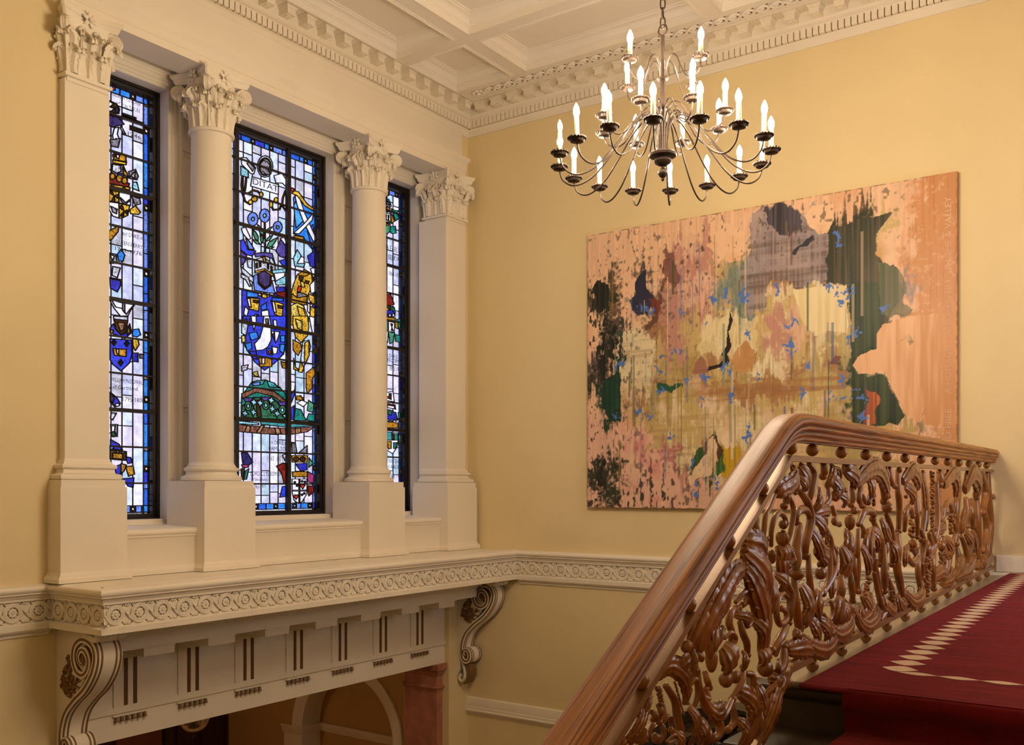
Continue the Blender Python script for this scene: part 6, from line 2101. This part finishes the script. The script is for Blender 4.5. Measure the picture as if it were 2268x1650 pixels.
def flower_spray():
    g = MB(); r_ = random.Random(3)
    for (x, z, s) in ((0.30,-0.57,0.035),(0.245,-0.62,0.045),(0.19,-0.66,0.03),(0.17,-0.72,0.034),(0.215,-0.735,0.04),(0.27,-0.70,0.04),(0.20,-0.80,0.032),(0.25,-0.79,0.036),(0.155,-0.77,0.028),(0.235,-0.56,0.028),(0.30,-0.76,0.03)):
        for k in range(5):
            a = 2*PI*k/5+r_.random()
            g.sphere((x+0.6*s*math.cos(a), 0, z+0.6*s*math.sin(a)), (0.5*s, 0.45*s, 0.5*s), 7, 5)
        g.sphere((x, -0.2*s, z), (0.35*s, 0.6*s, 0.35*s), 7, 5)
    for k in range(5):
        a = (0.33-0.03*k, -0.72-0.03*k); b_ = (0.42-0.02*k, -0.66-0.05*k)
        g.tube([(a[0],0,a[1]),((a[0]+b_[0])/2,-0.006,(a[1]+b_[1])/2+0.012),(b_[0],0,b_[1])], [0.006,0.014,0.004], 6)
    return g
def console(yc, label, wing):
    root = tag(empty('console_bracket', (XW, yc, -0.333)), label, 'console', 'scrolled consoles under the window shelf')
    inv = Matrix.Translation(-Vector((XW, 0, -0.333)))
    def put(g, nm, m_, sm=True):
        o = g.build(nm, m_, root, sm, 35); o.matrix_parent_inverse = Matrix.Translation(Vector((-XW, 0, 0.333))); return o
    put(band(-0.026, 0.026, -0.105, 0.105), 'scroll', M['trim'])
    for (a, b_) in ((-0.098,-0.082),(-0.064,-0.050),(0.050,0.064),(0.082,0.098)):
        put(band(0.0245, 0.0285, a, b_), 'gilt_line', M['gold']); put(band(-0.0285, -0.0245, a, b_), 'gilt_line', M['gold'])
    for s_ in (-1, 1): put(band(-0.010, 0.010, s_*0.1035-0.004, s_*0.1035+0.004), 'gilt_line', M['gold'])
    web = [(XW,-0.335),(0.42,-0.335),(0.47,-0.50),(0.44,-0.70),(0.28,-0.86),(0.15,-1.02),(0.12,-1.3),(0.10,-1.42),(XW,-1.50)]
    put(MB().prism(web, lambda a,b,d: (a,d,b), -0.078, 0.078), 'cheek', M['trim'], False)
    M2 = flower_spray()
    for s_ in (-1, 1):
        g = MB().merge(M2); g.v = [(x, s_*0.082 + s_*(-y)*1.0, z) for x, y, z in g.v]
        put(g, 'flower_spray', M['gold'])
        for (x, z, r_) in ((0.455,-0.545,0.05),(0.222,-1.222,0.032)):
            ro = rosette(r_, 9); ro.v = [(x + q[1], s_*(0.085+q[0]), z + q[2]) for q in ro.v]
            put(ro, 'rosette', M['gold'])
    # leaf collar against the shelf
    lf = MB()
    for k in range(6):
        y = -0.10+0.04*k
        lf.tube(spline([(0.44,y,-0.345),(0.54,y,-0.365),(0.62,y,-0.385),(0.655,y,-0.36),(0.63,y,-0.342)], 4), [0.018+0.010*math.sin(PI*q/16) for q in range(17)], 8)
    put(lf, 'leaf_collar', M['trim'])
    # tail with a small curl and a gilt leaf below
    tl = MB().tube(spline([(0.105,-0.06,-1.15),(0.12,-0.06,-1.28),(0.165,-0.06,-1.40),(0.17,-0.06,-1.50),(0.13,-0.06,-1.545),(0.095,-0.06,-1.52),(0.10,-0.06,-1.48),(0.125,-0.06,-1.48)], 5), 0.016, 8)
    tl.tube(spline([(0.105,0.06,-1.15),(0.12,0.06,-1.28),(0.165,0.06,-1.40),(0.17,0.06,-1.50),(0.13,0.06,-1.545),(0.095,0.06,-1.52)], 5), 0.016, 8)
    put(tl, 'tail_curl', M['trim'])
    gl2 = MB()
    for k, y in enumerate((-0.045,-0.015,0.015,0.045)):
        gl2.tube(spline([(0.15,y,-1.29),(0.22,y,-1.36),(0.235,y,-1.45),(0.20,y,-1.54),(0.15,y,-1.575)], 5), [0.012+0.012*math.sin(PI*q/20)*(1+0.25*math.sin(q*1.8)) for q in range(21)], 9, ridges=1, rd=0.15)
    put(gl2, 'gilt_leaf', M['gold'])
    return root
console(-0.137, 'cream and gilt scrolled console under the shelf beside the painting wall', 1)
console(-4.985, 'cream and gilt scrolled console under the left end of the shelf', -1)

# ================================================================ glass globe lantern in the vestibule
M['clearglass'] = None
mg, ntg, bg_ = new_mat('clear_lantern_glass')
bg_.inputs['Base Color'].default_value = (1.0, 0.93, 0.8, 1); bg_.inputs['Roughness'].default_value = 0.05
bg_.inputs['Transmission Weight'].default_value = 0.9; bg_.inputs['IOR'].default_value = 1.25
M['clearglass'] = mg
ln_r = tag(empty('globe_lantern', (-1.5, -2.68, -1.94)), 'glass globe lantern with dark metal finial hanging under the triglyph beam', 'lantern')
MB().lathe([(0.03,0.09),(0.09,0.105),(0.135,0.15),(0.16,0.22),(0.165,0.28),(0.14,0.36),(0.08,0.42)], n=28).build('globe', M['clearglass'], ln_r)
MB().lathe([(0.0005,0),(0.012,0.008),(0.014,0.018),(0.006,0.026),(0.02,0.04),(0.016,0.05),(0.008,0.056),(0.012,0.07),(0.05,0.085),(0.075,0.097),(0.078,0.105),(0.03,0.10)], n=20).build('finial', M['iron'], ln_r)
MB().lathe([(0.085,0.41),(0.09,0.43),(0.05,0.46),(0.02,0.5),(0.012,0.52),(0.012,1.40),(0.05,1.41),(0.06,1.42)], n=20).build('stem', M['iron'], ln_r)
for k in range(3):
    a = 2*PI*k/3
    MB().tube([(0.01*math.cos(a),0.01*math.sin(a),0.06),(0.015*math.cos(a),0.015*math.sin(a),0.42)], 0.004, 6).build('rod', M['iron'], ln_r)

# ================================================================ dark carved overmantel against the painting wall, seen through the balusters
M['ebony'] = paint('polished_black_brown_wood', (34, 26, 26), 0.22, 0.2, 8, 0.03, 40, 0.6, 0.0, 0.5)
M['flute'] = paint('grey_blue_fluted_panel', (96, 96, 120), 0.35, 0.1, 6)
OMX = 3.45
om = tag(empty('carved_overmantel', (OMX, 0, -3.6)), 'dark carved overmantel with curved pediment and fluted panel behind the balusters', 'overmantel')
def oput(g, nm, m_, sm=True):
    o = g.build(nm, m_, om, sm, 35); o.matrix_parent_inverse = Matrix.Translation(Vector((-OMX, 0, 3.6))); return o
arc2 = [R(150-120*k/24) for k in range(25)]
Rr, zc2 = 1.05, -2.62
rows = []
for rr, dd in ((0.0,-0.01),(0.0,-0.16),(0.05,-0.16),(0.06,-0.20),(0.10,-0.22),(0.13,-0.26),(0.16,-0.27),(0.17,-0.01)):
    rows.append([(OMX+(Rr+rr)*math.cos(a), dd, zc2+(Rr+rr)*math.sin(a)) for a in arc2])
oput(MB().grid(rows, closed_u=False), 'curved_pediment', M['ebony'])
oput(MB().box(OMX-1.1, OMX+1.1, -0.20, -0.002, -2.32, -2.22).box(OMX-1.05, OMX+1.05, -0.12, -0.002, -2.22, -2.10), 'cornice', M['ebony'], False)
oput(MB().box(OMX-1.0, OMX+1.0, -0.10, -0.002, -3.6, -2.32), 'back_panel', M['ebony'], False)
tp = MB(); r4 = random.Random(9)
for k in range(46):
    a = r4.uniform(0, 2*PI); q = r4.random()**0.6*0.42
    tp.sphere((OMX+q*math.cos(a)*1.3, -0.14-0.08*r4.random(), -1.86+q*math.sin(a)*0.55), r4.uniform(0.03,0.065), 9, 7)
oput(tp, 'carved_fruit', M['ebony'])
oput(MB().prism([(-0.9,-2.1),(0.9,-2.1),(0.75,-1.95),(0.4,-1.72),(0,-1.63),(-0.4,-1.72),(-0.75,-1.95)], lambda a,b,d: (OMX+a,d,b), -0.10, -0.002), 'tympanum', M['ebony'], False)
oput(MB().box(OMX-0.85, OMX+0.85, -0.115, -0.10, -3.2, -2.42), 'fluted_ground', M['flute'], False)
for k in range(30):
    x = OMX-0.82+0.0565*k
    oput(MB().tube([(x,-0.118,-3.2),(x,-0.118,-2.45)], 0.018, 8), 'flute_rib', M['flute'])
